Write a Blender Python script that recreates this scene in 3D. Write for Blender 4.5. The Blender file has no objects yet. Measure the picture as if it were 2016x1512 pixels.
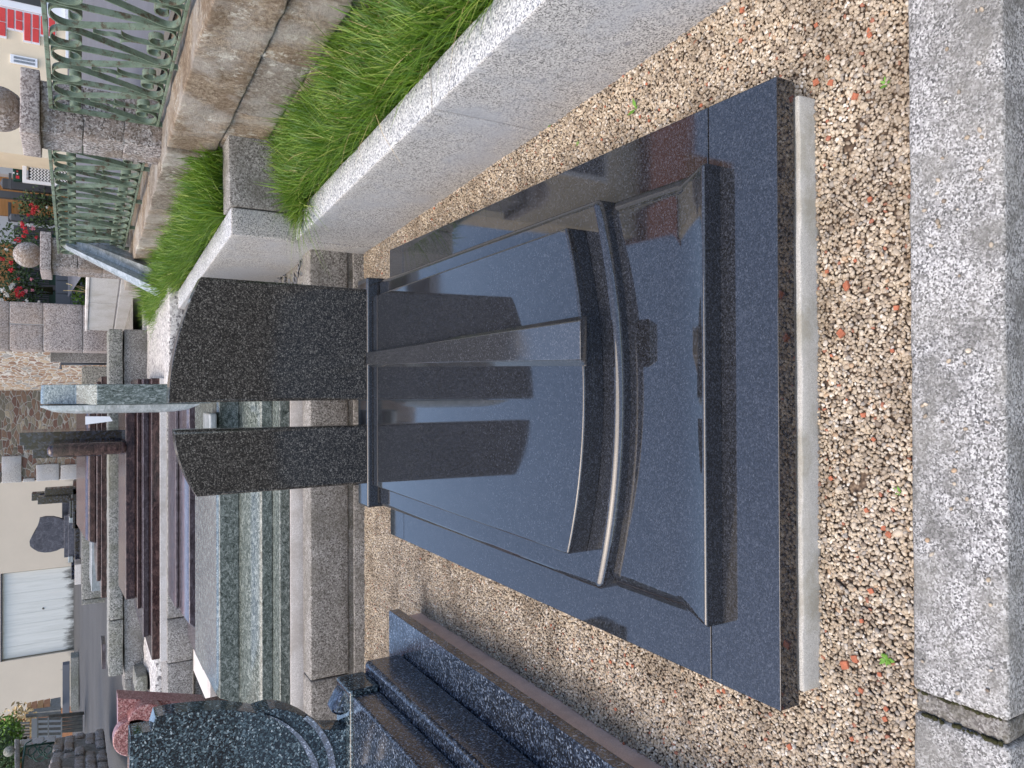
import bpy, bmesh, math, random
import numpy as np
from mathutils import Vector, noise, Matrix
from math import radians, sin, cos, pi

# ------------------------------------------------------------------ camera, sky, sun
S = bpy.context.scene
C = S.collection
F, PITCH, HEAD = 1440.0, radians(30.8), radians(0.48)      # focal length in photo pixels, tilt down, heading
cam = bpy.data.objects.new('camera', bpy.data.cameras.new('camera'))
C.objects.link(cam)
cd = cam.data
cd.sensor_fit = 'HORIZONTAL'; cd.sensor_width = 36.0; cd.lens = F / 2016 * 36.0
cd.clip_start = 0.05; cd.clip_end = 2000
CAM = Vector((0, 0, 1.40))
hd = Vector((sin(HEAD), cos(HEAD), 0)); rt = Vector((hd.y, -hd.x, 0))
fw = hd * cos(PITCH) + Vector((0, 0, -sin(PITCH))); up = rt.cross(fw)
# the phone was held upright but the picture is stored turned: world up points to the picture's left
cx, cy, cz = -up, rt, -fw
cam.matrix_world = Matrix(((cx.x, cy.x, cz.x, CAM.x), (cx.y, cy.y, cz.y, CAM.y), (cx.z, cy.z, cz.z, CAM.z), (0, 0, 0, 1)))
S.camera = cam

SUN_EL, SUN_AZ = radians(66), radians(244)                 # azimuth clockwise from +Y
w = bpy.data.worlds.new("World"); S.world = w; w.use_nodes = True
wn = w.node_tree; wn.nodes.clear()
sky = wn.nodes.new('ShaderNodeTexSky'); sky.sky_type = 'NISHITA'; sky.sun_disc = False
sky.sun_elevation = SUN_EL; sky.sun_rotation = SUN_AZ
sky.air_density = 1.0; sky.dust_density = 2.2; sky.ozone_density = 1.0; sky.altitude = 0
bgn = wn.nodes.new('ShaderNodeBackground'); bgn.inputs[1].default_value = 0.15
wo = wn.nodes.new('ShaderNodeOutputWorld')
wn.links.new(sky.outputs[0], bgn.inputs[0]); wn.links.new(bgn.outputs[0], wo.inputs[0])
sl = bpy.data.lights.new('sun', 'SUN'); sl.energy = 1.15; sl.angle = radians(60); sl.color = (1, 0.82, 0.60)
so = bpy.data.objects.new('sun', sl); C.objects.link(so)
sd = Vector((sin(SUN_AZ) * cos(SUN_EL), cos(SUN_AZ) * cos(SUN_EL), sin(SUN_EL)))
so.rotation_euler = sd.to_track_quat('Z', 'Y').to_euler(); so.location = (0, 0, 8)
S.view_settings.view_transform = 'Standard'; S.view_settings.look = 'None'
S.view_settings.gamma = 1.0; S.view_settings.use_curve_mapping = False
S.view_settings.exposure = 1.25
S.render.resolution_x, S.render.resolution_y = 1024, 768
S.cycles.max_bounces = 8; S.cycles.use_denoising = True

# ------------------------------------------------------------------ measuring helpers (photo pixel -> real point)
def _ray(x, y): return fw + rt * ((1512 - y) - 756) / F - up * (x - 1008) / F
def PY(x, y, Y):
    d = _ray(x, y); return CAM + d * ((Y - CAM.y) / d.y)
def PZ(x, y, Z):
    d = _ray(x, y); return CAM + d * ((Z - CAM.z) / d.z)
KA = radians(4.1)                                          # the kerb and the railed wall run 4.1 degrees off the tomb
KD = Vector((-sin(KA), cos(KA), 0)); KN = Vector((cos(KA), sin(KA), 0))
def K(s, d, z): return KD * s + KN * d + Vector((0, 0, z))

# ------------------------------------------------------------------ object helpers
def link(o): C.objects.link(o); return o
def thing(name, label, cat, loc=(0, 0, 0), group=None):
    o = link(bpy.data.objects.new(name, None)); o.location = loc; o.empty_display_size = 0.1
    o['label'] = label; o['category'] = cat
    if group: o['group'] = group
    return o
def tag(o, label=None, cat=None, group=None, kind=None):
    if label: o['label'] = label
    if cat: o['category'] = cat
    if group: o['group'] = group
    if kind: o['kind'] = kind
    return o
def obj(name, me, mats, parent=None, smooth=False, label=None):
    """me in world coordinates"""
    if isinstance(me, bmesh.types.BMesh):
        m = bpy.data.meshes.new(name); me.to_mesh(m); me.free(); me = m
    me.name = name
    o = link(bpy.data.objects.new(name, me))
    for m in (mats if isinstance(mats, (list, tuple)) else [mats]): me.materials.append(m)
    if smooth: me.polygons.foreach_set('use_smooth', [True] * len(me.polygons))
    if parent:
        o.parent = parent
        pm = parent
        t = Vector((0, 0, 0))
        while pm: t += pm.location; pm = pm.parent
        me.transform(Matrix.Translation(-t))
    if label: o['label'] = label
    return o
def pymesh(name, verts, faces):
    me = bpy.data.meshes.new(name); me.from_pydata([tuple(v) for v in verts], [], faces); me.update(); return me
def autosmooth(o, ang=35):
    me = o.data
    me.polygons.foreach_set('use_smooth', [True] * len(me.polygons))
    bm = bmesh.new(); bm.from_mesh(me)
    for e in bm.edges:
        if len(e.link_faces) == 2 and e.calc_face_angle(0) > radians(ang): e.smooth = False
    bm.to_mesh(me); bm.free()
    wm = o.modifiers.new('wn', 'WEIGHTED_NORMAL'); wm.mode = 'FACE_AREA'; wm.weight = 100; wm.keep_sharp = True; return o
def bevel(bm, w, seg=2, edges=None):
    if w <= 0: return
    if edges is not None: edges = list(dict.fromkeys(edges))
    es = edges if edges is not None else [e for e in bm.edges if len(e.link_faces) == 2 and e.calc_face_angle(0) > radians(25)]
    bmesh.ops.bevel(bm, geom=es, offset=w, segments=seg, profile=0.5, affect='EDGES', clamp_overlap=True)
def hexa(p, w=0.0, seg=2, bm=None):
    """p: 8 corners, bottom ring 4 then top ring 4"""
    b = bmesh.new()
    v = [b.verts.new(q) for q in p]
    for f in ((3, 2, 1, 0), (4, 5, 6, 7), (0, 1, 5, 4), (1, 2, 6, 5), (2, 3, 7, 6), (3, 0, 4, 7)): b.faces.new([v[i] for i in f])
    bmesh.ops.recalc_face_normals(b, faces=b.faces[:])
    bevel(b, w, seg)
    return merge(bm, b)
def merge(bm, b):
    if bm is None: return b
    m = bpy.data.meshes.new('tmp'); b.to_mesh(m); b.free(); bm.from_mesh(m); bpy.data.meshes.remove(m); return bm
def box(x0, x1, y0, y1, z0, z1, w=0.004, seg=2, bm=None):
    return hexa([(x0, y0, z0), (x1, y0, z0), (x1, y1, z0), (x0, y1, z0), (x0, y0, z1), (x1, y0, z1), (x1, y1, z1), (x0, y1, z1)], w, seg, bm)
def kbox(s0, s1, d0, d1, z0, z1, w=0.004, seg=2, bm=None):
    return hexa([K(s0, d0, z0), K(s0, d1, z0), K(s1, d1, z0), K(s1, d0, z0), K(s0, d0, z1), K(s0, d1, z1), K(s1, d1, z1), K(s1, d0, z1)], w, seg, bm)
def prism(pts, vec, w=0.0, seg=2, bm=None):
    b = bmesh.new(); vec = Vector(vec)
    a = [b.verts.new(p) for p in pts]; c = [b.verts.new(Vector(p) + vec) for p in pts]; n = len(pts)
    b.faces.new(a[::-1]); b.faces.new(c)
    for i in range(n): b.faces.new((a[i], a[(i + 1) % n], c[(i + 1) % n], c[i]))
    bmesh.ops.recalc_face_normals(b, faces=b.faces[:])
    if w:
        es = [e for e in b.edges if len(e.link_faces) == 2 and any(len(f.verts) == n and n > 4 for f in e.link_faces) or e.calc_face_angle(0) > radians(40)]
        bevel(b, w, seg, es)
    return merge(bm, b)
def rough(bm, amp, scale, cuts=6, seed=0, maxlen=None):
    """break up the faces of a stone and push them in and out like hewn rock"""
    for _ in range(8 if maxlen else 1):
        es = [e for e in bm.edges if (not maxlen) or e.calc_length() > maxlen]
        if not es: break
        bmesh.ops.subdivide_edges(bm, edges=es, cuts=1 if maxlen else cuts, use_grid_fill=True)
    off = Vector((seed * 3.1, seed * 1.7, seed * .9))
    for v in bm.verts:
        p = v.co * scale + off
        n = noise.noise_vector(p) + 0.5 * noise.noise_vector(p * 2.3) + .3 * noise.noise_vector(p * 5)
        v.co += n * amp
    bmesh.ops.triangulate(bm, faces=[f for f in bm.faces if len(f.verts) > 4])
    return bm
def rbox(x0, x1, y0, y1, z0, z1, amp=0.006, scale=9, ml=0.06, seed=0, w=0.012):
    b = box(x0, x1, y0, y1, z0, z1, w, 2); return rough(b, amp, scale, maxlen=ml, seed=seed)
def rkbox(s0, s1, d0, d1, z0, z1, amp=0.006, scale=9, ml=0.05, seed=0, w=0.012):
    b = kbox(s0, s1, d0, d1, z0, z1, w, 2); return rough(b, amp, scale, maxlen=ml, seed=seed)
def sweep(pts, rads, n=10, bm=None, cap=True):
    b = bmesh.new(); rings = []
    P = [Vector(p) for p in pts]
    for i, p in enumerate(P):
        t = (P[min(i + 1, len(P) - 1)] - P[max(i - 1, 0)]).normalized()
        a = t.cross(Vector((0, 0, 1)) if abs(t.z) < .9 else Vector((1, 0, 0))).normalized(); c = t.cross(a)
        r = rads[i] if hasattr(rads, '__len__') else rads
        rings.append([b.verts.new(p + a * cos(2 * pi * k / n) * r + c * sin(2 * pi * k / n) * r) for k in range(n)])
    for A, B in zip(rings, rings[1:]):
        for k in range(n): b.faces.new((A[k], A[(k + 1) % n], B[(k + 1) % n], B[k]))
    if cap: b.faces.new(rings[0][::-1]); b.faces.new(rings[-1])
    bmesh.ops.recalc_face_normals(b, faces=b.faces[:])
    return merge(bm, b)
def ball(c, r, bm=None, seg=28, sz=1.0):
    b = bmesh.new(); bmesh.ops.create_uvsphere(b, u_segments=seg, v_segments=seg // 2, radius=r)
    for v in b.verts: v.co = Vector((v.co.x, v.co.y, v.co.z * sz)) + Vector(c)
    return merge(bm, b)

# ------------------------------------------------------------------ material helpers
class M:
    def __init__(s, name):
        s.m = bpy.data.materials.new(name); s.m.use_nodes = True; s.t = s.m.node_tree; s.t.nodes.clear()
        s.o = s.n('ShaderNodeOutputMaterial'); s.b = s.n('ShaderNodeBsdfPrincipled'); s.l(s.b.outputs[0], s.o.inputs[0])
        s.pos = s.n('ShaderNodeNewGeometry').outputs['Position']
    def n(s, k, **a):
        x = s.t.nodes.new(k)
        for q, v in a.items(): setattr(x, q, v)
        return x
    def l(s, a, b): s.t.links.new(a, b)
    def mapv(s, scale=(1, 1, 1), rot=(0, 0, 0), loc=(0, 0, 0), vec=None):
        x = s.n('ShaderNodeMapping'); s.l(vec or s.pos, x.inputs[0])
        x.inputs['Scale'].default_value = scale; x.inputs['Rotation'].default_value = rot; x.inputs['Location'].default_value = loc
        return x.outputs[0]
    def noise(s, sc, det=4, rough=.55, vec=None, dist=0):
        x = s.n('ShaderNodeTexNoise'); s.l(vec or s.pos, x.inputs['Vector'])
        x.inputs['Scale'].default_value = sc; x.inputs['Detail'].default_value = det
        x.inputs['Roughness'].default_value = rough; x.inputs['Distortion'].default_value = dist
        return x.outputs['Fac']
    def vor(s, sc, feat='F1', vec=None, rnd=1.0, out='Distance'):
        x = s.n('ShaderNodeTexVoronoi', feature=feat); s.l(vec or s.pos, x.inputs['Vector'])
        x.inputs['Scale'].default_value = sc; x.inputs['Randomness'].default_value = rnd
        return x.outputs[out]
    def ramp(s, fac, stops, mode='LINEAR'):
        x = s.n('ShaderNodeValToRGB'); x.color_ramp.interpolation = mode; e = x.color_ramp.elements
        while len(e) < len(stops): e.new(0.5)
        for q, (p, c) in zip(e, stops):
            q.position = p; q.color = (c, c, c, 1) if not hasattr(c, '__len__') else (*c, 1)
        s.l(fac, x.inputs[0]); return x.outputs[0]
    def mix(s, f, a, b, mode='MIX'):
        x = s.n('ShaderNodeMix', data_type='RGBA', blend_type=mode)
        for v, i in ((f, 0), (a, 6), (b, 7)):
            if hasattr(v, 'is_output'): s.l(v, x.inputs[i])
            else: x.inputs[i].default_value = v if i == 0 else ((*v, 1) if hasattr(v, '__len__') else (v, v, v, 1))
        return x.outputs[2]
    def math(s, op, a, b=0.0):
        x = s.n('ShaderNodeMath', operation=op)
        for v, i in ((a, 0), (b, 1)):
            if hasattr(v, 'is_output'): s.l(v, x.inputs[i])
            else: x.inputs[i].default_value = v
        return x.outputs[0]
    def bump(s, h, st=.3, dist=.003):
        x = s.n('ShaderNodeBump'); x.inputs['Strength'].default_value = st; x.inputs['Distance'].default_value = dist
        s.l(h, x.inputs['Height']); s.l(x.outputs[0], s.b.inputs['Normal'])
    def set(s, **k):
        for q, v in k.items():
            i = s.b.inputs[q.replace('_', ' ')]
            if hasattr(v, 'is_output'): s.l(v, i)
            else: i.default_value = (*v, 1) if hasattr(v, '__len__') else v
        return s

def plain(name, col, rough=.7, var=.12, sc=6, bump=0.0, metal=0.0, ior=1.45):
    m = M(name); f = m.ramp(m.noise(sc, 6, .6), [(.3, tuple(c * (1 - var) for c in col)), (.7, tuple(min(1, c * (1 + var)) for c in col))])
    m.set(Base_Color=f, Roughness=rough, Metallic=metal, IOR=ior)
    if bump: m.bump(m.noise(sc * 12, 5, .7), bump, .004)
    return m.m

def grains(m, sc, stops, mott=None):
    """crystals of different minerals: every cell one colour, warped so they are not round"""
    nv = m.n('ShaderNodeTexNoise'); m.l(m.pos, nv.inputs['Vector']); nv.inputs['Scale'].default_value = sc * .9; nv.inputs['Detail'].default_value = 2
    off = m.n('ShaderNodeVectorMath', operation='SCALE'); m.l(nv.outputs['Color'], off.inputs[0]); off.inputs['Scale'].default_value = 1.6 / sc
    ad = m.n('ShaderNodeVectorMath', operation='ADD'); m.l(m.pos, ad.inputs[0]); m.l(off.outputs[0], ad.inputs[1])
    c = m.vor(sc, vec=ad.outputs[0], out='Color')
    sp = m.n('ShaderNodeSeparateColor'); m.l(c, sp.inputs[0])
    return m.ramp(sp.outputs[0], stops, 'CONSTANT')

def polished(name, stops, sc=330, rough=.035, ior=1.62, dust=0.03, flake=None):
    m = M(name); col = grains(m, sc, stops)
    if flake:
        c2 = grains(m, flake[0], [(0, (0, 0, 0)), (flake[1], flake[2])])
        col = m.mix(1.0, col, c2, 'ADD')
    if dust:
        big = m.ramp(m.noise(2.3, 5, .65), [(.35, 0.15), (.75, 1.0)])
        fine = m.ramp(m.noise(420, 3, .8), [(.55, 0.0), (.75, 1.0)])
        f = m.math('MULTIPLY', m.math('MULTIPLY', big, fine), dust * 6)
        col = m.mix(f, col, (.30, .32, .35))
        m.set(Roughness=m.ramp(m.noise(3.5, 4, .7), [(.3, rough * .6), (.75, rough * 2.0)]))
    else: m.set(Roughness=rough)
    m.set(Base_Color=col, IOR=ior)
    return m.m

def granite(name, stops, sc=260, rough=.75, bump=.35, stain=None, stain_sc=4, bdist=.002, warm=None, spots=None):
    m = M(name); col = grains(m, sc, stops)
    if spots:
        d = m.vor(spots[0], vec=m.mapv(scale=(1, 1, 1.8)))
        col = m.mix(m.ramp(d, [(spots[1], .8), (spots[1] * 1.5, 0)]), col, spots[2])
    if stain:
        n = m.noise(stain_sc, 9, .72)
        col = m.mix(m.ramp(n, [(.47, 0), (.62, 1)]), col, m.mix(.75, col, stain))
    if warm:
        n = m.noise(stain_sc * .6, 6, .7, vec=m.mapv(loc=(7, 3, 1)))
        col = m.mix(m.ramp(n, [(.45, 0), (.7, .7)]), col, m.mix(.6, col, warm))
    m.set(Base_Color=col, Roughness=rough)
    h = m.math('ADD', m.noise(sc * .7, 3, .8), m.math('MULTIPLY', m.noise(sc * .12, 5, .7), 1.5))
    m.bump(h, bump, bdist)
    return m.m

G_BLACK = polished('polished_black_granite', [(0, .010), (.35, (.017, .019, .024)), (.7, (.030, .033, .041)), (.95, (.05, .055, .066))], dust=.06, ior=1.75)
G_BAND = polished('dusty_black_granite', [(0, .02), (.35, (.03, .031, .034)), (.7, (.045, .046, .05)), (.93, (.08, .082, .09))], dust=.09, rough=.07, ior=1.95)
G_STELE = polished('black_granite_upright', [(0, .014), (.3, (.026, .025, .023)), (.58, (.055, .051, .046)), (.8, (.11, .102, .09)), (.95, (.18, .17, .15))], sc=250, rough=.12, ior=1.5, dust=0)
G_LAB = polished('blue_pearl_granite', [(0, (.010, .013, .017)), (.3, (.02, .03, .038)), (.55, (.045, .07, .08)), (.75, (.09, .13, .15)), (.88, (.17, .22, .235)), (.965, (.36, .42, .43))], sc=185, rough=.07, ior=1.5, dust=0)
G_LAB2 = polished('blue_grey_fine_granite', [(0, (.008, .01, .014)), (.4, (.02, .028, .045)), (.68, (.055, .075, .11)), (.85, (.12, .15, .2)), (.96, (.25, .29, .35))], sc=190, rough=.14, ior=1.7, dust=.02)
G_EDGE = polished('dark_brown_granite_edge', [(0, (.012, .010, .009)), (.5, (.025, .02, .017)), (.8, (.05, .038, .03)), (.96, (.10, .08, .06))], sc=160, rough=.05, ior=1.55, dust=0)
G_KERB = granite('pale_grey_granite_kerb', [(0, (.12, .117, .112)), (.16, (.27, .262, .25)), (.4, (.42, .408, .385)), (.7, (.55, .533, .50))], sc=260, bump=.25, stain=(.36, .37, .385), stain_sc=2.2, rough=.7, spots=(8, .085, (.21, .21, .22)))
G_KERBTOP = granite('bush_hammered_kerb_top', [(0, (.14, .15, .17)), (.2, (.34, .35, .36)), (.5, (.54, .55, .56)), (.8, (.66, .66, .65))], sc=210, bump=.6, rough=.85, bdist=.004)
G_FRONT = granite('weathered_speckled_granite', [(0, (.08, .079, .078)), (.18, (.18, .178, .175)), (.42, (.34, .336, .33)), (.74, (.54, .537, .525))], sc=330, bump=.6, stain=(.12, .118, .108), stain_sc=8, warm=(.31, .30, .265), bdist=.003, rough=.85)
G_WALL = granite('grey_granite_wall', [(0, (.10, .09, .08)), (.25, (.20, .19, .175)), (.55, (.29, .28, .26)), (.85, (.40, .385, .36))], sc=170, bump=.4, stain=(.13, .12, .10), stain_sc=2.0)
G_MOSSY = granite('dirty_granite_block', [(0, (.09, .09, .08)), (.25, (.19, .19, .17)), (.55, (.28, .28, .25)), (.85, (.38, .37, .34))], sc=110, bump=.4, stain=(.14, .14, .095), stain_sc=1.4)
G_PINK = granite('pinkish_granite_block', [(0, (.15, .12, .11)), (.3, (.29, .25, .23)), (.6, (.38, .33, .30)), (.85, (.46, .41, .375))], sc=130, bump=.3, warm=(.36, .24, .14), stain_sc=1.6)
G_LIGHTROUGH = granite('pale_rough_granite', [(0, (.14, .13, .13)), (.15, (.38, .36, .34)), (.5, (.52, .50, .47)), (.8, (.62, .60, .57))], sc=70, bump=.6, bdist=.006)
G_PILLAR = granite('lichen_granite_pillar', [(0, (.10, .085, .075)), (.25, (.22, .19, .175)), (.5, (.33, .29, .265)), (.8, (.48, .45, .42))], sc=120, bump=.6, stain=(.20, .14, .09), stain_sc=3, bdist=.006)

def hewn(name, a, b, c, sc=90):
    m = M(name)
    v = m.mapv(scale=(1, 1, 1.0))
    n1 = m.noise(5.5, 9, .68, vec=v, dist=.6)
    n2 = m.noise(52, 8, .8, vec=v)
    n3 = m.noise(3.1, 5, .6, vec=m.mapv(loc=(5, 9, 2)))
    col = m.ramp(n2, [(.30, tuple(x * .38 for x in a)), (.44, a), (.57, b), (.68, c)])
    col = m.mix(m.ramp(n1, [(.42, 0), (.60, .8)]), col, m.mix(.7, col, (.12, .075, .04)))
    col = m.mix(m.ramp(m.noise(2.4, 6, .7, vec=m.mapv(loc=(11, 4, 8))), [(.46, 0), (.58, .8)]), col, m.mix(.6, col, (.46, .44, .40)))
    lich = m.ramp(m.noise(16, 9, .8, vec=m.mapv(loc=(1, 2, 3))), [(.53, 0), (.60, .9)])
    col = m.mix(m.math('MULTIPLY', lich, m.ramp(n3, [(.45, 0), (.6, 1)])), col, (.62, .59, .50))
    m.set(Base_Color=col, Roughness=.9)
    m.bump(m.math('ADD', n2, m.math('MULTIPLY', m.noise(120, 5, .8), .6)), .9, .012)
    return m.m
S_HEWN = hewn('hewn_wall_stone', (.20, .14, .09), (.38, .30, .205), (.58, .50, .39))
S_HEWN2 = hewn('grey_hewn_wall_stone', (.19, .155, .12), (.34, .30, .245), (.54, .50, .43))

def veined(name, a, b, c, sc=14, stretch=(1, 1, 3), rough=.08, ior=1.55):
    m = M(name)
    v = m.mapv(scale=stretch)
    n = m.noise(sc, 8, .68, vec=v, dist=1.4); n2 = m.noise(sc * 6, 4, .75, vec=v, dist=.5)
    f = m.math('ADD', m.math('MULTIPLY', n, .62), m.math('MULTIPLY', n2, .38))
    m.set(Base_Color=m.ramp(f, [(.40, a), (.475, b), (.51, b), (.57, c)]), Roughness=rough, IOR=ior)
    return m.m
V_GREEN = veined('veined_green_granite', (.022, .029, .025), (.105, .125, .112), (.29, .32, .295), 34, (1, 1.4, 1.4), .2)
V_GREENV = veined('veined_green_granite_upright', (.015, .022, .02), (.12, .15, .14), (.33, .37, .36), 24, (3, 3, 1), .12)
V_PURPLE = veined('purple_grey_granite', (.03, .024, .028), (.075, .06, .067), (.14, .12, .135), 12, (1, 2, 2), .16)
V_BROWN = veined('red_brown_granite', (.013, .008, .009), (.045, .026, .025), (.11, .065, .058), 10, (1, 2, 2), .14)
V_BLACK = polished('dark_blue_black_granite', [(0, .008), (.5, (.018, .022, .035)), (.85, (.04, .048, .07))], sc=60, rough=.06, dust=0)
V_GREY = veined('dark_grey_brushed_granite', (.035, .035, .045), (.07, .07, .085), (.12, .12, .14), 12, (1, 1, 1), .45, 1.45)
V_PALEGR = veined('pale_green_grey_granite', (.17, .19, .19), (.27, .30, .305), (.38, .41, .42), 6, (1, 1, 3), .25)
V_ROSE = granite('rose_granite', [(0, (.16, .05, .045)), (.3, (.30, .12, .11)), (.6, (.40, .19, .17)), (.85, (.50, .31, .28))], sc=170, rough=.35, bump=.08)
V_ROSEP = polished('polished_rose_granite', [(0, (.07, .015, .012)), (.5, (.15, .04, .03)), (.85, (.24, .09, .07))], sc=150, rough=.06, ior=1.55, dust=0)

CONC = granite('pale_concrete', [(0, (.34, .33, .30)), (.3, (.46, .45, .41)), (.7, (.55, .54, .50))], sc=900, bump=.15, stain=(.30, .28, .22), stain_sc=7, rough=.9)
CONC_W = granite('whitish_concrete', [(0, (.5, .47, .44)), (.4, (.60, .57, .54)), (.8, (.68, .65, .62))], sc=300, bump=.15, stain=(.40, .36, .32), stain_sc=3, rough=.9)
SANDST = granite('pink_sandstone_mortar', [(0, (.56, .40, .33)), (.4, (.64, .47, .39)), (.8, (.70, .53, .45))], sc=500, bump=.3, stain=(.48, .34, .28), stain_sc=9, rough=.9)
MORTAR = granite('old_grey_mortar', [(0, (.12, .11, .10)), (.4, (.21, .20, .18)), (.8, (.30, .29, .27))], sc=260, bump=.5, stain=(.08, .075, .05), stain_sc=12, rough=.95, bdist=.004)
MOSS = plain('dark_moss', (.035, .035, .010), .95, .5, 90, .6)
JOINT = plain('dark_joint', (.05, .045, .04), .95, .3, 30)
SOIL = plain('dark_soil', (.035, .028, .02), .95, .4, 40, .5)
IRON = None

m = M('aged_green_paint_on_iron')
f = m.ramp(m.noise(24, 8, .75), [(.52, 0), (.62, .9)])
m.set(Base_Color=m.mix(f, m.ramp(m.noise(14, 6, .7), [(.35, (.09, .125, .08)), (.5, (.145, .19, .13)), (.65, (.20, .25, .18))]), (.075, .045, .025)), Roughness=m.ramp(f, [(0, .45), (1, .85)]), Specular_IOR_Level=.4)
m.bump(m.noise(140, 5, .7), .4, .002); IRON = m.m

m = M('asphalt')
v = m.mapv(scale=(1, 1, 1))
m.set(Base_Color=m.mix(m.ramp(m.noise(1.1, 5, .7), [(.35, 0), (.7, 1)]), m.ramp(m.noise(45, 5, .85), [(.35, .028), (.6, .055), (.72, .15)]), m.ramp(m.noise(45, 5, .85), [(.35, .042), (.6, .075), (.72, .18)])), Roughness=.9)
m.bump(m.noise(60, 4, .8), .5, .01); ASPH = m.m
m = M('worn_road'); m.set(Base_Color=m.ramp(m.noise(3, 8, .7), [(.3, (.085, .09, .105)), (.7, (.115, .12, .14))]), Roughness=.9); ROAD = m.m
EARTH = plain('earth_ground', (.11, .095, .07), .95, .3, 3, .5)

m = M('gravel_pebbles')
rnd = m.n('ShaderNodeNewGeometry').outputs['Random Per Island']
c = m.ramp(rnd, [(0, (.19, .15, .115)), (.05, (.30, .245, .18)), (.16, (.42, .34, .245)), (.34, (.50, .415, .30)), (.5, (.44, .37, .285)), (.6, (.55, .47, .36)), (.74, (.60, .53, .42)), (.85, (.34, .31, .27)), (.92, (.47, .33, .21)), (.94, (.70, .65, .57)), (.985, (.33, .12, .07))], 'CONSTANT')
c = m.mix(.35, c, m.ramp(m.noise(300, 5, .7), [(.3, .25), (.7, .62)]), 'OVERLAY')
m.set(Base_Color=m.mix(m.ramp(m.noise(5.5, 6, .7), [(.44, .08), (.62, .62)]), c, (.14, .105, .07)), Roughness=.6); PEB = m.m
m = M('gravel_underlay'); m.set(Base_Color=m.ramp(m.vor(120), [(0, (.30, .23, .16)), (.5, (.12, .085, .06)), (1, (.03, .02, .015))]), Roughness=.95); UNDER = m.m
TERRA = plain('terracotta', (.38, .13, .07), .85, .25, 60, .3)
SLATE = plain('slate', (.12, .125, .135), .7, .3, 30, .3)

m = M('grass_blade')
rnd = m.n('ShaderNodeNewGeometry').outputs['Random Per Island']
m.set(Base_Color=m.ramp(rnd, [(0, (.022, .06, .008)), (.3, (.06, .145, .016)), (.65, (.14, .26, .03)), (.9, (.25, .36, .055)), (1, (.38, .40, .12))]), Roughness=.42)
tr = m.n('ShaderNodeBsdfTranslucent'); tr.inputs[0].default_value = (.20, .36, .03, 1)
ms = m.n('ShaderNodeMixShader'); ms.inputs[0].default_value = .30
m.l(m.b.outputs[0], ms.inputs[1]); m.l(tr.outputs[0], ms.inputs[2]); m.l(ms.outputs[0], m.o.inputs[0]); GRASS = m.m
STRAW = plain('dry_straw', (.50, .38, .20), .8, .25, 20)
WEED = plain('weed_leaf', (.11, .24, .03), .6, .3, 40)
LEAF = plain('rose_leaf', (.045, .085, .028), .6, .5, 8)
LEAFY = plain('yellow_green_leaf', (.12, .22, .03), .6, .4, 8)
FL_RED = plain('red_petals', (.60, .03, .045), .6, .3, 12)
FL_PINK = plain('pink_petals', (.72, .28, .33), .6, .2, 12)
FL_WHITE = plain('white_petals', (.80, .78, .72), .6, .1, 12)
FL_YEL = plain('yellow_petals', (.70, .55, .04), .6, .1, 12)

def rubble(name, cols, mort, sc=6, vec_scale=(1, 1, 1.6), joint=.06):
    m = M(name)
    nv = m.n('ShaderNodeTexNoise'); m.l(m.pos, nv.inputs['Vector']); nv.inputs['Scale'].default_value = sc * .8
    off = m.n('ShaderNodeVectorMath', operation='SCALE'); m.l(nv.outputs['Color'], off.inputs[0]); off.inputs['Scale'].default_value = .5 / sc
    ad = m.n('ShaderNodeVectorMath', operation='ADD'); m.l(m.pos, ad.inputs[0]); m.l(off.outputs[0], ad.inputs[1])
    v = m.mapv(scale=vec_scale, vec=ad.outputs[0])
    e = m.vor(sc, 'DISTANCE_TO_EDGE', vec=v)
    c = m.vor(sc, 'F1', vec=v, out='Color'); sp = m.n('ShaderNodeSeparateColor'); m.l(c, sp.inputs[0])
    st = m.ramp(sp.outputs[1], cols, 'CONSTANT')
    st = m.mix(.5, st, m.ramp(m.noise(sc * 6, 6, .75), [(.3, .2), (.7, .75)]), 'OVERLAY')
    k = m.ramp(e, [(joint * .55, 0), (joint, 1)])
    m.set(Base_Color=m.mix(k, m.mix(.3, mort, m.noise(60, 3, .7)), st), Roughness=.92)
    m.bump(m.math('ADD', m.math('MULTIPLY', k, 1.0), m.math('MULTIPLY', m.noise(sc * 9, 4, .7), .5)), .9, .03)
    return m.m
R_WARM = rubble('warm_rubble_masonry', [(0, (.30, .19, .12)), (.2, (.40, .28, .18)), (.4, (.24, .14, .09)), (.55, (.46, .36, .25)), (.72, (.34, .22, .13)), (.88, (.30, .28, .25))], (.58, .53, .45), 5.5, (1, 1, 2.3), .10)
R_DARK = rubble('dark_rubble_masonry', [(0, (.15, .085, .065)), (.2, (.20, .13, .09)), (.4, (.16, .145, .11)), (.6, (.25, .215, .16)), (.78, (.19, .12, .085)), (.93, (.36, .31, .23))], (.27, .245, .20), 6.5, (1, 1, 2.5), .07)

def render_wall(name, col, streak):
    m = M(name)
    sp = m.n('ShaderNodeSeparateXYZ'); m.l(m.pos, sp.inputs[0])
    z = sp.outputs[2]
    n = m.noise(1.2, 7, .7); nz = m.noise(2.6, 6, .75, vec=m.mapv(scale=(1, 1, .45)))
    k = m.math('SUBTRACT', m.math('MULTIPLY', nz, 1.3), m.math('MULTIPLY', m.math('SUBTRACT', z, 1.45), 1.1))
    c = m.ramp(n, [(.3, tuple(x * .93 for x in col)), (.7, col)])
    m.set(Base_Color=m.mix(m.ramp(k, [(.38, 0), (.72, .75)]), c, streak), Roughness=.9)
    m.bump(m.noise(30, 5, .7), .2, .01); return m.m
CREAM = render_wall('cream_render', (.66, .57, .45), (.25, .22, .18))
HOUSEC = plain('cream_house_render', (.74, .62, .45), .9, .06, 4, .15)
GARAGE = M('weathered_white_boards')
m = GARAGE
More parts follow.
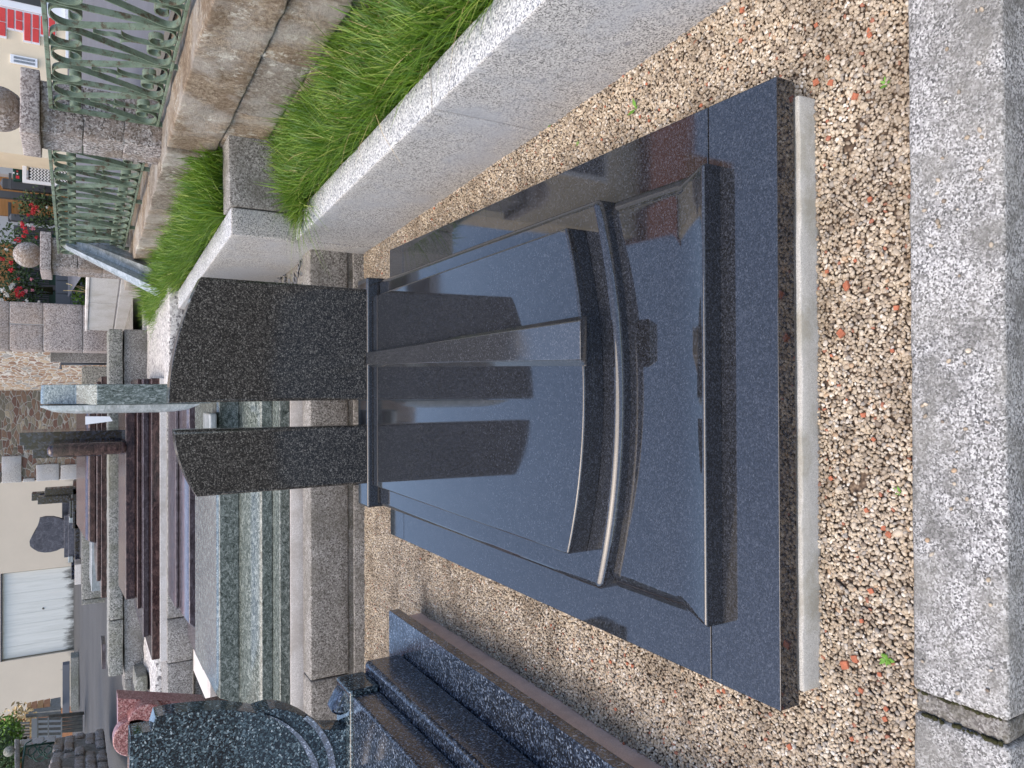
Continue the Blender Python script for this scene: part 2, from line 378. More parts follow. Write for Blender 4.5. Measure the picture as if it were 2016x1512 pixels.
ln = m.vor(1, vec=m.mapv(scale=(9, .01, .01)))
nz = m.noise(6, 8, .75, vec=m.mapv(scale=(1, 1, .25)))
sp = m.n('ShaderNodeSeparateXYZ'); m.l(m.pos, sp.inputs[0])
k = m.math('SUBTRACT', m.math('MULTIPLY', nz, 1.7), m.math('MULTIPLY', m.math('SUBTRACT', sp.outputs[2], 1.42), 1.5))
c = m.ramp(m.noise(3, 8, .7, vec=m.mapv(scale=(6, 1, .3))), [(.3, (.58, .58, .53)), (.6, (.70, .70, .65)), (.75, (.62, .58, .50))])
m.set(Base_Color=m.mix(m.ramp(k, [(.45, 0), (.8, .92)]), c, (.07, .065, .055)), Roughness=.7); GARAGE = m.m
WHITE = plain('white_paint', (.75, .76, .78), .5, .04, 3)
BLUEW = plain('pale_blue_render', (.58, .63, .70), .8, .04, 2)
REDB = plain('red_painted_brick', (.60, .055, .05), .6, .12, 9)
DGREY = plain('dark_grey_paint', (.075, .082, .095), .5, .1, 3)
PLINTH = plain('blue_grey_plinth', (.13, .14, .165), .7, .08, 2)
ORANGE = M('varnished_boards'); m = ORANGE
m.set(Base_Color=m.ramp(m.noise(9, 6, .7, vec=m.mapv(scale=(.3, .3, 5))), [(.35, (.36, .17, .055)), (.65, (.50, .26, .10))]), Roughness=.55); ORANGE = m.m
PANEL = plain('dark_fence_panel', (.085, .09, .105), .5, .12, 2)
WOODG = plain('weathered_wood', (.22, .215, .20), .85, .25, 12, .3)
DGREEN = plain('dark_green_letterbox_paint', (.01, .05, .035), .35, .05, 3)
TILE = plain('roof_tiles', (.30, .10, .06), .8, .3, 5, .4)
SLATEB = plain('black_sheet', (.02, .022, .025), .6, .1, 4)
GLASSD = plain('window_glass', (.03, .035, .045), .06, .1, 2)
BRICKW = plain('terracotta_brick_wall', (.42, .20, .10), .85, .25, 6, .3)

# ------------------------------------------------------------------ ground
g = obj('ground', pymesh('g', [(-600, -600, -.35), (600, -600, -.35), (600, 900, -.35), (-600, 900, -.35)], [(0, 1, 2, 3)]), EARTH); tag(g, kind='structure')
def zpath(y): return .74 + .06 * (y - 4) if y < 6.6 else .896 + (y - 6.6) * .0262
def strip(name, x0f, x1f, ys, zf, mat, nx=10, nz=.0):
    V = []; Fc = []
    for j, y in enumerate(ys):
        for i in range(nx + 1):
            x = x0f + (x1f - x0f) * i / nx
            V.append((x, y, zf(y) + nz * noise.noise(Vector((x * .8, y * .5, 3)))))
    for j in range(len(ys) - 1):
        for i in range(nx):
            a = j * (nx + 1) + i; Fc.append((a, a + 1, a + nx + 2, a + nx + 1))
    o = obj(name, pymesh(name, V, Fc), mat, smooth=True); tag(o, kind='structure'); return o
ys = [4.25 + i * .5 for i in range(53)]
strip('asphalt_path', -16, -2.78, ys, zpath, ASPH, 24, .02)
strip('terrace_ground', -2.78, 1.3, [8.6 + i for i in range(23)], lambda y: zpath(y) - .06, MORTAR, 6)
strip('terrace_ground', -2.75, 1.3, [6.3, 8.05], lambda y: .60, MORTAR, 2)
strip('terrace_ground', -2.75, 1.1, [4.0, 5.45], lambda y: .28, MORTAR, 2)
# road beyond the railed wall, climbing towards the house
V = [K(-3, 1.9, .93), K(30, 1.9, .93), K(30, 40, 1.4), K(-3, 40, 1.4)]
V = [(-.3 + 2.2, -4, .9), (40, -4, .9), (40, 10.4, 1.485), (1.35, 10.4, 1.485), (1.0, 7.9, 1.22), (1.75, 3, 1.0)]
rd = obj('road', pymesh('road', [(1.95, -5, .95), (45, -5, .95), (45, 10.49, 1.485), (1.95, 10.49, 1.485), (1.15, 10.49, 1.485), (1.32, 7.6, 1.2), (1.80, 3, 1.0)], [(0, 1, 6), (6, 1, 2, 3), (6, 3, 5), (5, 3, 4)]), ROAD); tag(rd, kind='structure')

# gravel bed
GX0, GX1 = -2.9, 1.12
def gz(x, y): return .006 * noise.noise(Vector((x * 2.2, y * 2.2, 0))) + .003 * noise.noise(Vector((x * 9, y * 9, 4)))
V = []; Fc = []
NX, NY = 60, 60
for j in range(NY + 1):
    for i in range(NX + 1):
        x = GX0 + (GX1 - GX0) * i / NX; y = .78 + 3.25 * j / NY; V.append((x, y, gz(x, y) - .006))
for j in range(NY):
    for i in range(NX): a = j * (NX + 1) + i; Fc.append((a, a + 1, a + NX + 2, a + NX + 1))
o = obj('gravel_bed', pymesh('gb', V, Fc), UNDER, smooth=True); tag(o, kind='structure')

rng = np.random.default_rng(7)
def ico(sub):
    b = bmesh.new(); bmesh.ops.create_icosphere(b, subdivisions=sub, radius=1)
    v = np.array([x.co[:] for x in b.verts]); f = np.array([[x.index for x in q.verts] for q in b.faces]); b.free(); return v, f
def instmesh(name, base_v, base_f, T, mat, smooth=True, extra=None):
    """T: (n,3,3) matrices, (n,3) offsets -> one mesh"""
    A, O = T; n = len(A); nv = len(base_v)
    v = np.einsum('nij,vj->nvi', A, base_v) + O[:, None, :]
    if extra is not None: v = v + extra
    f = (base_f[None] + (np.arange(n) * nv)[:, None, None]).reshape(-1, base_f.shape[1])
    v = v.reshape(-1, 3)
    me = bpy.data.meshes.new(name); me.vertices.add(len(v)); me.vertices.foreach_set('co', v.astype(np.float32).ravel())
    k = base_f.shape[1]
    me.loops.add(len(f) * k); me.loops.foreach_set('vertex_index', f.ravel().astype(np.int32))
    me.polygons.add(len(f)); me.polygons.foreach_set('loop_start', np.arange(0, len(f) * k, k, dtype=np.int32))
    me.polygons.foreach_set('use_smooth', np.full(len(f), smooth)); me.update(calc_edges=True)
    return me
def randrot(n, tilt=.5):
    a = rng.uniform(0, 2 * pi, n); b = rng.normal(0, tilt, n); c = rng.normal(0, tilt, n)
    def R(ax, t):
        M_ = np.zeros((n, 3, 3)); ct, st = np.cos(t), np.sin(t)
        i, j = [(1, 2), (2, 0), (0, 1)][ax]
        M_[:, ax, ax] = 1; M_[:, i, i] = ct; M_[:, j, j] = ct; M_[:, i, j] = -st; M_[:, j, i] = st; return M_
    return R(2, a) @ R(0, b) @ R(1, c)
def pebbles(x, y, z, size):
    n = len(x); s = size[:, None] * rng.uniform([.0046, .0036, .0026], [.0074, .0056, .0044], (n, 3))
    A = randrot(n) * s[:, None, :]
    return A, np.stack([x, y, z], 1)
step = .0069
gx, gy = np.meshgrid(np.arange(-1.75, 1.1, step), np.arange(.80, 3.99, step * .93))
gx = gx + (np.arange(gx.shape[0]) % 2)[:, None] * step / 2
x = gx.ravel() + rng.normal(0, .0022, gx.size); y = gy.ravel() + rng.normal(0, .0022, gx.size)
kx = np.cos(KA) * x + np.sin(KA) * y
keep = kx < 1.062
keep &= ~((x > -.655) & (x < .635) & (y > 1.035) & (y < 3.27))
keep &= ~((x < -1.05) & (y < 3.17))
keep &= ~((x > -.54) & (x < .52) & (y > 3.25) & (y < 3.395))
keep &= (x > -1.08 - .25 * (y < 1.4)) | (y > 3.17)
keep &= (y < 3.975) & ~((x > -1.3) & (x < -.9) & (y < 1.0) & (x < -.95))
for (px_, py_, r_) in ((1683, 965, .030), (1700, 942, .022), (1672, 285, .028), (1690, 250, .02), (1764, 420, .016)):
    c_ = PZ(px_, py_, 0); keep &= ~((np.hypot((x - c_.x) * 1.0, (y - c_.y) * 1.8) < r_ * rng.uniform(.5, 1.1, x.size)) & (rng.uniform(0, 1, x.size) < .9))
x, y = x[keep], y[keep]
zz = np.array([gz(a, b) for a, b in zip(x, y)]) + rng.uniform(-.001, .0035, len(x))
near = (y < 2.0)
size = rng.lognormal(0, .2, len(x)) * .82
v2, f2 = ico(2); v1, f1 = ico(1)
# stones scattered on the front kerb and the ledges
kxs = rng.uniform(-.72, .74, 46); kys = rng.uniform(.66, .80, 46)
A1, O1 = pebbles(np.concatenate([x[near], kxs]), np.concatenate([y[near], kys]), np.concatenate([zz[near], np.full(46, .033)]), np.concatenate([size[near], rng.uniform(.6, .95, 46)]))
ex = rng.normal(0, 1, (len(A1), 1, 3)) * 0
me = instmesh('gravel', v1 if len(A1) > 60000 else v2, f1 if len(A1) > 60000 else f2, (A1, O1), PEB)
o = obj('gravel', me, PEB, smooth=False); me.polygons.foreach_set('use_smooth', [True] * len(me.polygons)); tag(o, 'beige and brown pea gravel around the black tomb', 'gravel', kind='stuff')
A2, O2 = pebbles(x[~near], y[~near], zz[~near], size[~near])
me = instmesh('gravel', v1, f1, (A2, O2), PEB)
o = obj('gravel', me, PEB); me.polygons.foreach_set('use_smooth', [True] * len(me.polygons)); tag(o, 'far part of the beige pea gravel reaching the granite ledge', 'gravel', kind='stuff')
print('pebbles', len(A1), len(A2))

# terracotta chips lying in the gravel
random.seed(3)
chips = [(1712, 70, 1.1), (1630, 115, 1), (1607, 50, .9), (1606, 162, 1.2), (1683, 190, 1.4), (1636, 163, 1.2), (1710, 60, .8), (1712, 393, .9), (1684, 513, .7), (1667, 563, 1.5), (1655, 656, 1.6), (1765, 606, .9), (1757, 690, .8), (1637, 700, .6), (1628, 535, .8), (1700, 817, .9), (1720, 865, .8), (1667, 787, .5), (1636, 941, .9), (1706, 1005, .8), (1740, 1040, 1.0), (1750, 1052, 1.1), (1715, 1163, 1.1), (1664, 1310, 1.6), (1684, 1297, 1.5), (1732, 1328, .8), (1696, 1223, .8), (1695, 1360, .9), (1744, 1395, .9), (1742, 1415, .9), (1677, 1454, .9), (1555, 1470, 1.1), (1462, 20, 1.3), (1458, 80, .9), (1380, 208, .9), (1273, 165, .6), (1278, 238, .8), (1260, 230, .7), (1185, 275, .7), (1191, 210, .6), (1085, 1231, .8), (1202, 1303, .9), (1235, 1306, .9), (1245, 1311, .9), (1166, 1301, .8), (1415, 1361, 1), (1425, 1360, 1.1), (1212, 1396, .8), (1035, 1318, .8), (1068, 1316, .6), (1228, 1465, .8), (1330, 1362, .7), (1128, 1405, .8), (855, 410, .9), (850, 432, .8), (752, 538, .8), (932, 415, .8), (828, 1100, .7)]
cme = []
for k in range(4):
    b = bmesh.new(); bmesh.ops.create_cube(b, size=1)
    for vv in b.verts: vv.co = Vector((vv.co.x * random.uniform(.7, 1.1), vv.co.y * random.uniform(.6, 1.3), vv.co.z * .55)) * .013
    bevel(b, .0015, 2); me = bpy.data.meshes.new('brick_chip'); b.to_mesh(me); b.free(); me.materials.append(TERRA); cme.append(me)
for i, (px, py, s) in enumerate(chips):
    p = PZ(px, py, .007); o = link(bpy.data.objects.new('brick_chip', cme[i % 4]))
    o.location = p; o.rotation_euler = (random.uniform(-.3, .3), random.uniform(-.3, .3), random.uniform(0, 6)); s *= .8; o.scale = (s, s, s)
    big = 'larger' if s > 1.0 else ('tiny' if s < .65 else 'small')
    where = 'between the concrete footing and the front kerb' if px > 1590 else ('in the strip below the pale granite kerb' if py < 300 else ('beside the pinkish footing of the blue pearl tomb' if py > 1090 else 'in the narrow strip behind the tomb corner'))
    if px > 1590 and py < 240: where = 'near the right front corner of the black plinth'
    if px > 1590 and py > 1240: where = 'near the mortar joint of the front kerb'
    tag(o, big + ' orange terracotta chip in the gravel ' + where, 'brick chip', 'terracotta chips in the gravel')

# little weeds in the gravel
def weed(px, py, r, lab, z=.004, n=9):
    b = bmesh.new(); p0 = PZ(px, py, z)
    for i in range(n):
        a = i * 2.4; L = r * random.uniform(.6, 1.1); d = Vector((cos(a), sin(a), random.uniform(.2, .9))).normalized(); s = Vector((-sin(a), cos(a), 0)) * L * .22
        q = [b.verts.new(p0), b.verts.new(p0 + d * L * .5 + s), b.verts.new(p0 + d * L), b.verts.new(p0 + d * L * .5 - s)]
        b.faces.new(q)
    o = obj('weed', b, WEED); tag(o, lab, 'weed')
weed(1745, 1298, .022, 'bright green weed rosette near the concrete footing and the mortar joint')
weed(1770, 968, .014, 'tiny olive weed against the front kerb below the black puddle', n=6)
weed(1745, 165, .016, 'thin pale weed in the gravel before the tomb corner', n=5)
weed(1139, 283, .014, 'small green leaf lying by the pale kerb', n=4)
weed(1252, 214, .03, 'long green blade lying on gravel between kerb and tomb', n=3)
weed(1085, 245, .018, 'yellowish weed at the foot of the pale kerb joint', n=6)

# ------------------------------------------------------------------ front kerb of weathered granite
def fkerb(x0, x1, seed, lab, zt=.03):
    b = box(x0, x1, .645, .812, -.35, zt, .009, 3); rough(b, .0022, 14, maxlen=.035, seed=seed)
    o = obj('kerb_stone', b, G_FRONT, smooth=True); tag(o, lab, 'kerb', 'stones of the front kerb'); return o
fkerb(-.575, 1.5, 2, 'long speckled grey granite kerb stone in front of the black tomb')
fkerb(-1.9, -.618, 5, 'shorter speckled kerb stone left of the diagonal mortar joint', .028)
o = obj('mortar_joint', rough(box(-.617, -.576, .65, .81, -.3, .02, .006, 2), .003, 40, maxlen=.02, seed=3), MORTAR, smooth=True); tag(o, 'grey mortar strip between the two front kerb stones', 'mortar joint')
b = bmesh.new()
for i in range(70):
    t = random.random(); sx = random.choice((-.6175, -.5755)); q = (sx + random.uniform(-.002, .002), .655 + .15 * t, .0225 + random.uniform(0, .003)); ball(q, random.uniform(.002, .005), b, 8)
o = obj('moss', b, MOSS, smooth=True); tag(o, 'dark green moss along both edges of the mortar joint', 'moss', kind='stuff')
# dark wet patch in gravel
b = bmesh.new(); p0 = PZ(1683, 960, .009)
# ------------------------------------------------------------------ pale kerb beside the tomb (raised bed)
def pkerb(s0, s1, d0, d1, z0, z1, lab, name='planter_kerb', seed=1, top=G_KERBTOP, side=G_KERB):
    b = kbox(s0, s1, d0, d1, z0, z1, .008, 3); rough(b, .0012, 8, maxlen=.07, seed=seed)
    me = bpy.data.meshes.new(name); b.normal_update(); b.to_mesh(me); b.free()
    o = obj(name, me, [side, top], smooth=True)
    for p in me.polygons:
        if p.normal.z > .75: p.material_index = 1
    tag(o, lab, 'kerb', 'pale granite kerbs of the grass bed'); return o
pkerb(-.6, 2.069, 1.05, 1.19, -.2, .42, 'near pale granite kerb length running out of frame beside the tomb', seed=1)
pkerb(2.074, 3.765, 1.05, 1.19, -.2, .419, 'middle pale granite kerb length beside the black slab', seed=4)
pkerb(3.775, 6.45, 1.05, 1.19, .0, .735, 'taller far granite kerb with rough white top behind the stele', seed=6)
pkerb(6.455, 7.6, 1.05, 1.19, .0, .73, 'last far length of the tall kerb by the light stone wall', seed=8)
o = obj('cross_stone', rough(kbox(3.775, 3.95, 1.197, 1.60, .0, .742, .005, 2), .0015, 9, maxlen=.05, seed=7), G_WALL, smooth=True); tag(o, 'long speckled granite cross block between tall kerb and railed wall, in the grass', 'granite block')
# soil
o = obj('planter_soil', kbox(-.6, 3.77, 1.195, 1.585, .1, .37, 0), SOIL); tag(o, kind='structure')
o = obj('planter_soil', kbox(3.95, 7.6, 1.19, 1.62, .3, .69, 0), SOIL); tag(o, kind='structure')
def grass(name, n, s0, s1, d0, d1, z, hmin, hmax, mat, lab, wid=.0032, lean=.5, stiff=1.0, edge=True, bias=(0, 0)):
    s = rng.uniform(s0, s1, n); d = rng.uniform(d0, d1, n)
    clump = np.array([noise.noise(Vector((a * 5, b * 5, 1))) for a, b in zip(s, d)])
    h = rng.uniform(hmin, hmax, n) * (1 + .45 * clump)
    P = np.array(KD)[None] * s[:, None] + np.array(KN)[None] * d[:, None]; P[:, 2] = z
    ang = rng.uniform(0, 2 * pi, n) + clump * 2; L = h * rng.beta(1.6, 2.2, n) * lean * 1.7
    D = np.stack([np.cos(ang), np.sin(ang), np.zeros(n)], 1) + np.array([bias[0], bias[1], 0])[None]
    side = np.stack([-np.sin(ang + rng.normal(0, .9, n)), np.cos(ang), np.zeros(n)], 1)
    side /= np.linalg.norm(side, axis=1)[:, None]
    W = wid * rng.uniform(.6, 1.35, n)
    lv = np.array([0, .25, .5, .75, .92, 1.0]); vs = []
    for t in lv:
        c = P + D * (L * t ** 2)[:, None]; c[:, 2] += h * (t - .32 * (L / h) * t ** 2.5)
        wv = side * (W * (1 - t ** 2.2) + .00015)[:, None]
        vs += [c - wv, c + wv]
    v = np.stack(vs, 1).reshape(-1, 3); k = len(lv) * 2
    q = np.array([[2 * i, 2 * i + 1, 2 * i + 3, 2 * i + 2] for i in range(len(lv) - 1)])
    f = (q[None] + (np.arange(n) * k)[:, None, None]).reshape(-1, 4)
    me = bpy.data.meshes.new(name); me.vertices.add(len(v)); me.vertices.foreach_set('co', v.astype(np.float32).ravel())
    me.loops.add(len(f) * 4); me.loops.foreach_set('vertex_index', f.ravel().astype(np.int32))
    me.polygons.add(len(f)); me.polygons.foreach_set('loop_start', np.arange(0, len(f) * 4, 4, dtype=np.int32))
    me.polygons.foreach_set('use_smooth', np.full(len(f), True)); me.update(calc_edges=True)
    o = obj(name, me, mat); tag(o, lab, 'grass', kind='stuff'); return o
grass('grass', 34000, -.3, 3.76, 1.20, 1.54, .36, .10, .27, GRASS, 'long green grass filling the bed between pale kerb and stone wall', lean=.8, bias=(.18, .25), wid=.0034)
grass('dry_grass', 480, .3, 3.7, 1.22, 1.55, .38, .16, .26, STRAW, 'dry straw stems poking out of the green grass bed', wid=.0016, lean=1.3)
grass('grass', 18500, 3.96, 7.63, 1.2, 1.56, .68, .13, .27, GRASS, 'taller green grass in the raised bed behind the cross blocks', lean=.8, bias=(.1, .1), wid=.0038)
grass('grass', 500, 3.55, 3.78, 1.15, 1.32, .37, .12, .2, GRASS, 'grass tuft hanging over the kerb corner at the cross block', lean=1.3, bias=(-.6, -.6))
grass('grass', 300, 6.9, 7.5, 1.08, 1.2, .70, .08, .2, GRASS, 'grass tuft falling over the far end of the tall kerb', lean=1.2, bias=(-.7, 0))

# ------------------------------------------------------------------ stone wall with the railings
wall = thing('retaining_wall', 'low wall of rough brown hewn blocks carrying the green railings', 'stone wall', K(3, 1.55, 0))
b1 = bmesh.new(); b2 = bmesh.new(); random.seed(11)
def course(z0, z1, cuts, d0, jit=.012):
    for i, (a, c) in enumerate(zip(cuts, cuts[1:])):
        bb = rkbox(a + .0025, c - .0025, d0 + random.uniform(-jit, jit), 2.08, z0 + .002, z1 - .002, .008, 7, .045, random.random() * 9, .007)
        merge(b1 if (i * 7 + int(z0 * 100)) % 3 else b2, bb)
course(.76, 1.00, [-.8, .2, 1.3, 2.0, 2.89, 4.05, 5.1, 5.9, 6.9, 8.0], 1.545)
course(.55, .76, [-.8, -.1, .8, 1.7, 2.42, 2.93, 3.5, 4.1, 4.8, 5.5, 6.4, 7.2, 8.0], 1.56)
course(.30, .55, [-.8, .3, 1.2, 2.1, 2.76, 3.4, 4.2, 5.0, 5.8, 6.6, 8.0], 1.57)
course(.0, .30, [-.8, .7, 1.6, 2.5, 3.6, 4.6, 8.0], 1.58)
obj('stone_face', b1, S_HEWN, wall, True); obj('stone_face', b2, S_HEWN2, wall, True)
obj('mortar_core', kbox(-.8, 8.0, 1.59, 2.06, .0, .985, 0), MORTAR, wall)

def pillar(s0, s1, z0, zc, lab):
    t = thing('gate_pillar', lab, 'pillar', K((s0 + s1) / 2, 1.78, z0), 'granite pillars with ball finials')
    h = (zc - z0) / 3
    b = bmesh.new()
    for k in range(3): merge(b, rkbox(s0, s1, 1.625, 1.89, z0 + h * k + .0008, z0 + h * (k + 1) - .0008, .0055, 9, .04, 3 * k + s0, .003))
    obj('shaft', b, G_PILLAR, t, True)
    obj('cap', rough(kbox(s0 - .035, s1 + .035, 1.585, 1.925, zc, zc + .083, .006, 2), .0018, 12, maxlen=.05, seed=s0), G_PINK, t, True)
    c = K((s0 + s1) / 2 + .0, 1.755, zc + .083 + .095)
    bb = ball(c, .112, seg=32)
    obj('ball_finial', rough(bb, .0015, 20, cuts=1, maxlen=.5), G_PILLAR, t, True)
pillar(4.27, 4.53, .990, 1.556, 'near weathered granite pillar with ball top between the two green railings')
pillar(7.45, 7.80, .990, 1.585, 'far granite pillar with ball top beside the flowers')

def catmull(P, n=7):
    out = []
    Q = [P[0]] + P + [P[-1]]
    for i in range(1, len(Q) - 2):
        p0, p1, p2, p3 = [np.array(q, float) for q in Q[i - 1:i + 3]]
        for k in range(n):
            t = k / n; out.append(.5 * ((2 * p1) + (-p0 + p2) * t + (2 * p0 - 5 * p1 + 4 * p2 - p3) * t * t + (-p0 + 3 * p1 - 3 * p2 + p3) * t ** 3))
    out.append(np.array(P[-1], float)); return out
def ribbon(P, wd, th, d, bm=None):
    b = bmesh.new(); R = []
    for i, p in enumerate(P):
        a = P[max(i - 1, 0)]; c = P[min(i + 1, len(P) - 1)]; t = (c - a); t = t / (np.linalg.norm(t) + 1e-9); nx, nz = -t[1], t[0]
        R.append([b.verts.new(K(p[0] + nx * th * q, d + wd * r, p[1] + nz * th * q)) for q, r in ((-.5, -.5), (.5, -.5), (.5, .5), (-.5, .5))])
    for A, B in zip(R, R[1:]):
        for k in range(4): b.faces.new((A[k], A[(k + 1) % 4], B[(k + 1) % 4], B[k]))
    b.faces.new(R[0][::-1]); b.faces.new(R[-1]); bmesh.ops.recalc_face_normals(b, faces=b.faces[:])
    return merge(bm, b)
SC = [(.44, .845), (.54, .815), (.50, .765), (.34, .75), (.14, .79), (.07, .87), (.16, .955), (.42, .99), (.72, .965), (.90, .88), (.86, .76), (.58, .52), (.26, .27), (.09, .15), (.06, .085), (.16, .03), (.42, .005), (.70, .02), (.90, .075), (.93, .16), (.80, .215), (.60, .20), (.54, .145), (.62, .105), (.74, .12)]
def railing(s0, s1, nb, lab, zb, zt):
    t = thing('iron_railing', lab, 'railing', K((s0 + s1) / 2, 1.75, zb), 'green scrolled railings on the stone wall')
    D = 1.75
    obj('top_rail', kbox(s0, s1, D - .013, D + .013, zt - .009, zt + .009, .002), IRON, t)
    obj('bottom_rail', kbox(s0, s1, D - .018, D + .018, zb - .006, zb + .006, .002), IRON, t)
    W = (s1 - s0) / nb
    for k in range(nb + 1):
        s = s0 + W * k
        if 0 < k < nb or s0 < 2:
            obj('bar', kbox(s - .003, s + .003, D - .014, D + .014, (zb - .06) if k % 2 else zb + .006, zt - .009, .001), IRON, t)
    H = zt - zb - .02
    for k in range(nb):
        for side in (0, 1):
            a0 = s0 + W * k if side == 0 else s0 + W * (k + 1); sg = 1 if side == 0 else -1
            P = [np.array([a0 + sg * (.006 + (W / 2 - .012) * q[0]), zb + .009 + H * q[1]]) for q in catmull([(x_, y_) for x_, y_ in SC], 5)]
            o = obj('scroll', ribbon(P, .028, .0055, D), IRON, t); autosmooth(o, 40)
        m_ = s0 + W * (k + .5); bb = bmesh.new()
        ribbon([np.array([m_, zb + .006]), np.array([m_, zb + H * .30])], .02, .005, D, bb)
        for sg in (-1, 1):
            ribbon(catmull([(m_ + sg * .003, zb + H * .24), (m_ + sg * .006, zb + H * .36), (m_ + sg * .022, zb + H * .44), (m_ + sg * .038, zb + H * .46)], 4), .02, .004, D, bb)
        ribbon(catmull([(m_, zb + H * .3), (m_ + .006, zb + H * .42), (m_ - .006, zb + H * .52), (m_ + .004, zb + H * .60), (m_, zb + H * .68)], 4), .018, .007, D, bb)
        autosmooth(obj('leaf_stem', bb, IRON, t), 40)
railing(4.25 - .345 * 9, 4.25, 9, 'near rusty green wrought iron railing with scrolls, top rail running out of frame', 1.022, 1.508)
railing(4.64, 7.42, 8, 'far green wrought iron railing with scrolls between the two ball pillars', 1.045, 1.53)

# ------------------------------------------------------------------ the black tomb with two uprights
T = thing('black_tomb', 'polished black granite tomb with two arched uprights on a wide plinth', 'tomb', (-.01, 2.2, 0))
obj('footing', rough(box(-.655, .635, 1.034, 3.26, -.05, .058, .004), .0025, 14, maxlen=.03), CONC, T, True)
for y0, y1 in ((1.043, 1.2385), (1.2405, 3.112), (3.114, 3.278)):
    autosmooth(obj('plinth_slab', box(-.684, .664, y0, y1, .060, .12, .0025, 2), G_BLACK, T))
# front piece of the body: a shallow dish with a raised front lip and rolled sides
def front_body():
    X0, X1, Y0, Y1 = -.542, .514, 1.203, 1.60; NXb, NYb = 64, 40; V = []; Fc = []
    xm, hw = (X0 + X1) / 2, (X1 - X0) / 2
    ysm = [Y0 + (Y1 - Y0) * (j / NYb) ** 1.5 for j in range(NYb + 1)]
    xs = [xm - hw * cos(pi * i / NXb) for i in range(NXb + 1)]
    for y in ysm:
        u = y - Y0
        for x in xs:
            e = hw - abs(x - xm); base = .160
            lip = .014 * max(0, 1 - u / .11) ** 2
            if u < .006: lip -= .006 * (1 - u / .006) ** 2
            bw = .042 * min(1, max(0, (u - .0) / .10)) ** 1.3 + .004
            k = max(0, 1 - e / bw); drop = (.034 * min(1, u / .10) + .004) * (k ** 1.8)
            V.append((x, y, base + lip - drop))
    n = NXb + 1
    for j in range(NYb):
        for i in range(NXb): a = j * n + i; Fc.append((a, a + 1, a + n + 1, a + n))
    # skirt
    ring = [i for i in range(n)] + [j * n + NXb for j in range(1, NYb + 1)] + [NYb * n + i for i in range(NXb - 1, -1, -1)] + [j * n for j in range(NYb - 1, 0, -1)]
    st = len(V)
    for i in ring: V.append((V[i][0], V[i][1], .1205))
    for k in range(len(ring)):
        a, b_ = ring[k], ring[(k + 1) % len(ring)]; Fc.append((b_, a, st + k, st + (k + 1) % len(ring)))
    return pymesh('front_body', V, Fc)
autosmooth(obj('foot_stone', front_body(), G_BLACK, T), 50)
def arc_slab(x0, x1, yb, yc, ym, z0, zf, zb, wt, sag=0.0, seg=3):
    xm, hw = (x0 + x1) / 2, (x1 - x0) / 2
    pts = [(x1, yb, z0), (x0, yb, z0)] + [(x0 + (x1 - x0) * i / 28, yc - (yc - ym) * (1 - ((i - 14) / 14) ** 2), z0) for i in range(29)]
    b = bmesh.new(); lo = [b.verts.new(p) for p in pts]
    hi = [b.verts.new((p[0], p[1], zf + (zb - zf) * (p[1] - ym) / (yb - ym))) for p in pts]; n = len(pts)
    b.faces.new(lo); b.faces.new(hi[::-1])
    for i in range(n): b.faces.new((lo[i], lo[(i + 1) % n], hi[(i + 1) % n], hi[i]))
    bmesh.ops.recalc_face_normals(b, faces=b.faces[:])
    hs = set(hi); es = [e for e in b.edges if e.verts[0] in hs and e.verts[1] in hs]
    es += [e for e in b.edges if abs(e.verts[0].co.z - e.verts[1].co.z) > .01 and e.calc_face_angle(0) > radians(40)]
    bevel(b, wt, seg, es); return b
autosmooth(obj('body', arc_slab(-.542, .514, 3.258, 1.566, 1.477, .121, .199, .183, .022, seg=5), G_BLACK, T), 50)
autosmooth(obj('top_slab', arc_slab(-.447, .438, 3.257, 1.622, 1.541, .1995, .264, .212, .007, seg=3), G_BLACK, T), 50)
autosmooth(obj('centre_band', hexa([(.058, 1.524, .2645), (.192, 1.524, .2645), (.184, 3.257, .2125), (.106, 3.257, .2125), (.076, 1.518, .291), (.176, 1.518, .291), (.172, 3.257, .243), (.118, 3.257, .243)], .003, 2), G_BAND, T, label='dusty greyish raised band'), 50)
autosmooth(obj('base_block', box(-.547, .525, 3.26, 3.395, -.04, .239, .010, 3), G_BLACK, T), 50)
def upright(x0, x1, f, y0=3.274, y1=3.372, zb=.2395):
    n = 22; top = [(x0 + (x1 - x0) * i / n, y0, f(i / n)) for i in range(n + 1)]
    pts = [(x0 + .004, y0, zb)] + top + [(x1 - .004, y0, zb)]
    b = bmesh.new(); a = [b.verts.new(p) for p in pts]; c = [b.verts.new((p[0], y1, p[2])) for p in pts]; N = len(pts)
    b.faces.new(a); b.faces.new(c[::-1])
    for i in range(N): b.faces.new((a[i], a[(i + 1) % N], c[(i + 1) % N], c[i]))
    bmesh.ops.recalc_face_normals(b, faces=b.faces[:])
    es = [e for e in b.edges if abs(e.verts[0].co.z - e.verts[1].co.z) > .4 and abs(e.verts[0].co.y - e.verts[1].co.y) < .01]
    bevel(b, .016, 4, es)
    es = [e for e in b.edges if len(e.link_faces) == 2 and radians(60) < e.calc_face_angle(0) and e.verts[0].co.z > .6 and e.verts[1].co.z > .6]
    bevel(b, .003, 2, es); return b
autosmooth(obj('upright_stone', upright(-.050, .476, lambda t: 1.076 - .112 * t ** 2.0 - .012 * t, ), G_STELE, T), 40)
autosmooth(obj('upright_stone', upright(-.441, -.160, lambda t: .968 + .085 * (1 - (1 - t) ** 1.9), ), G_STELE, T), 40)

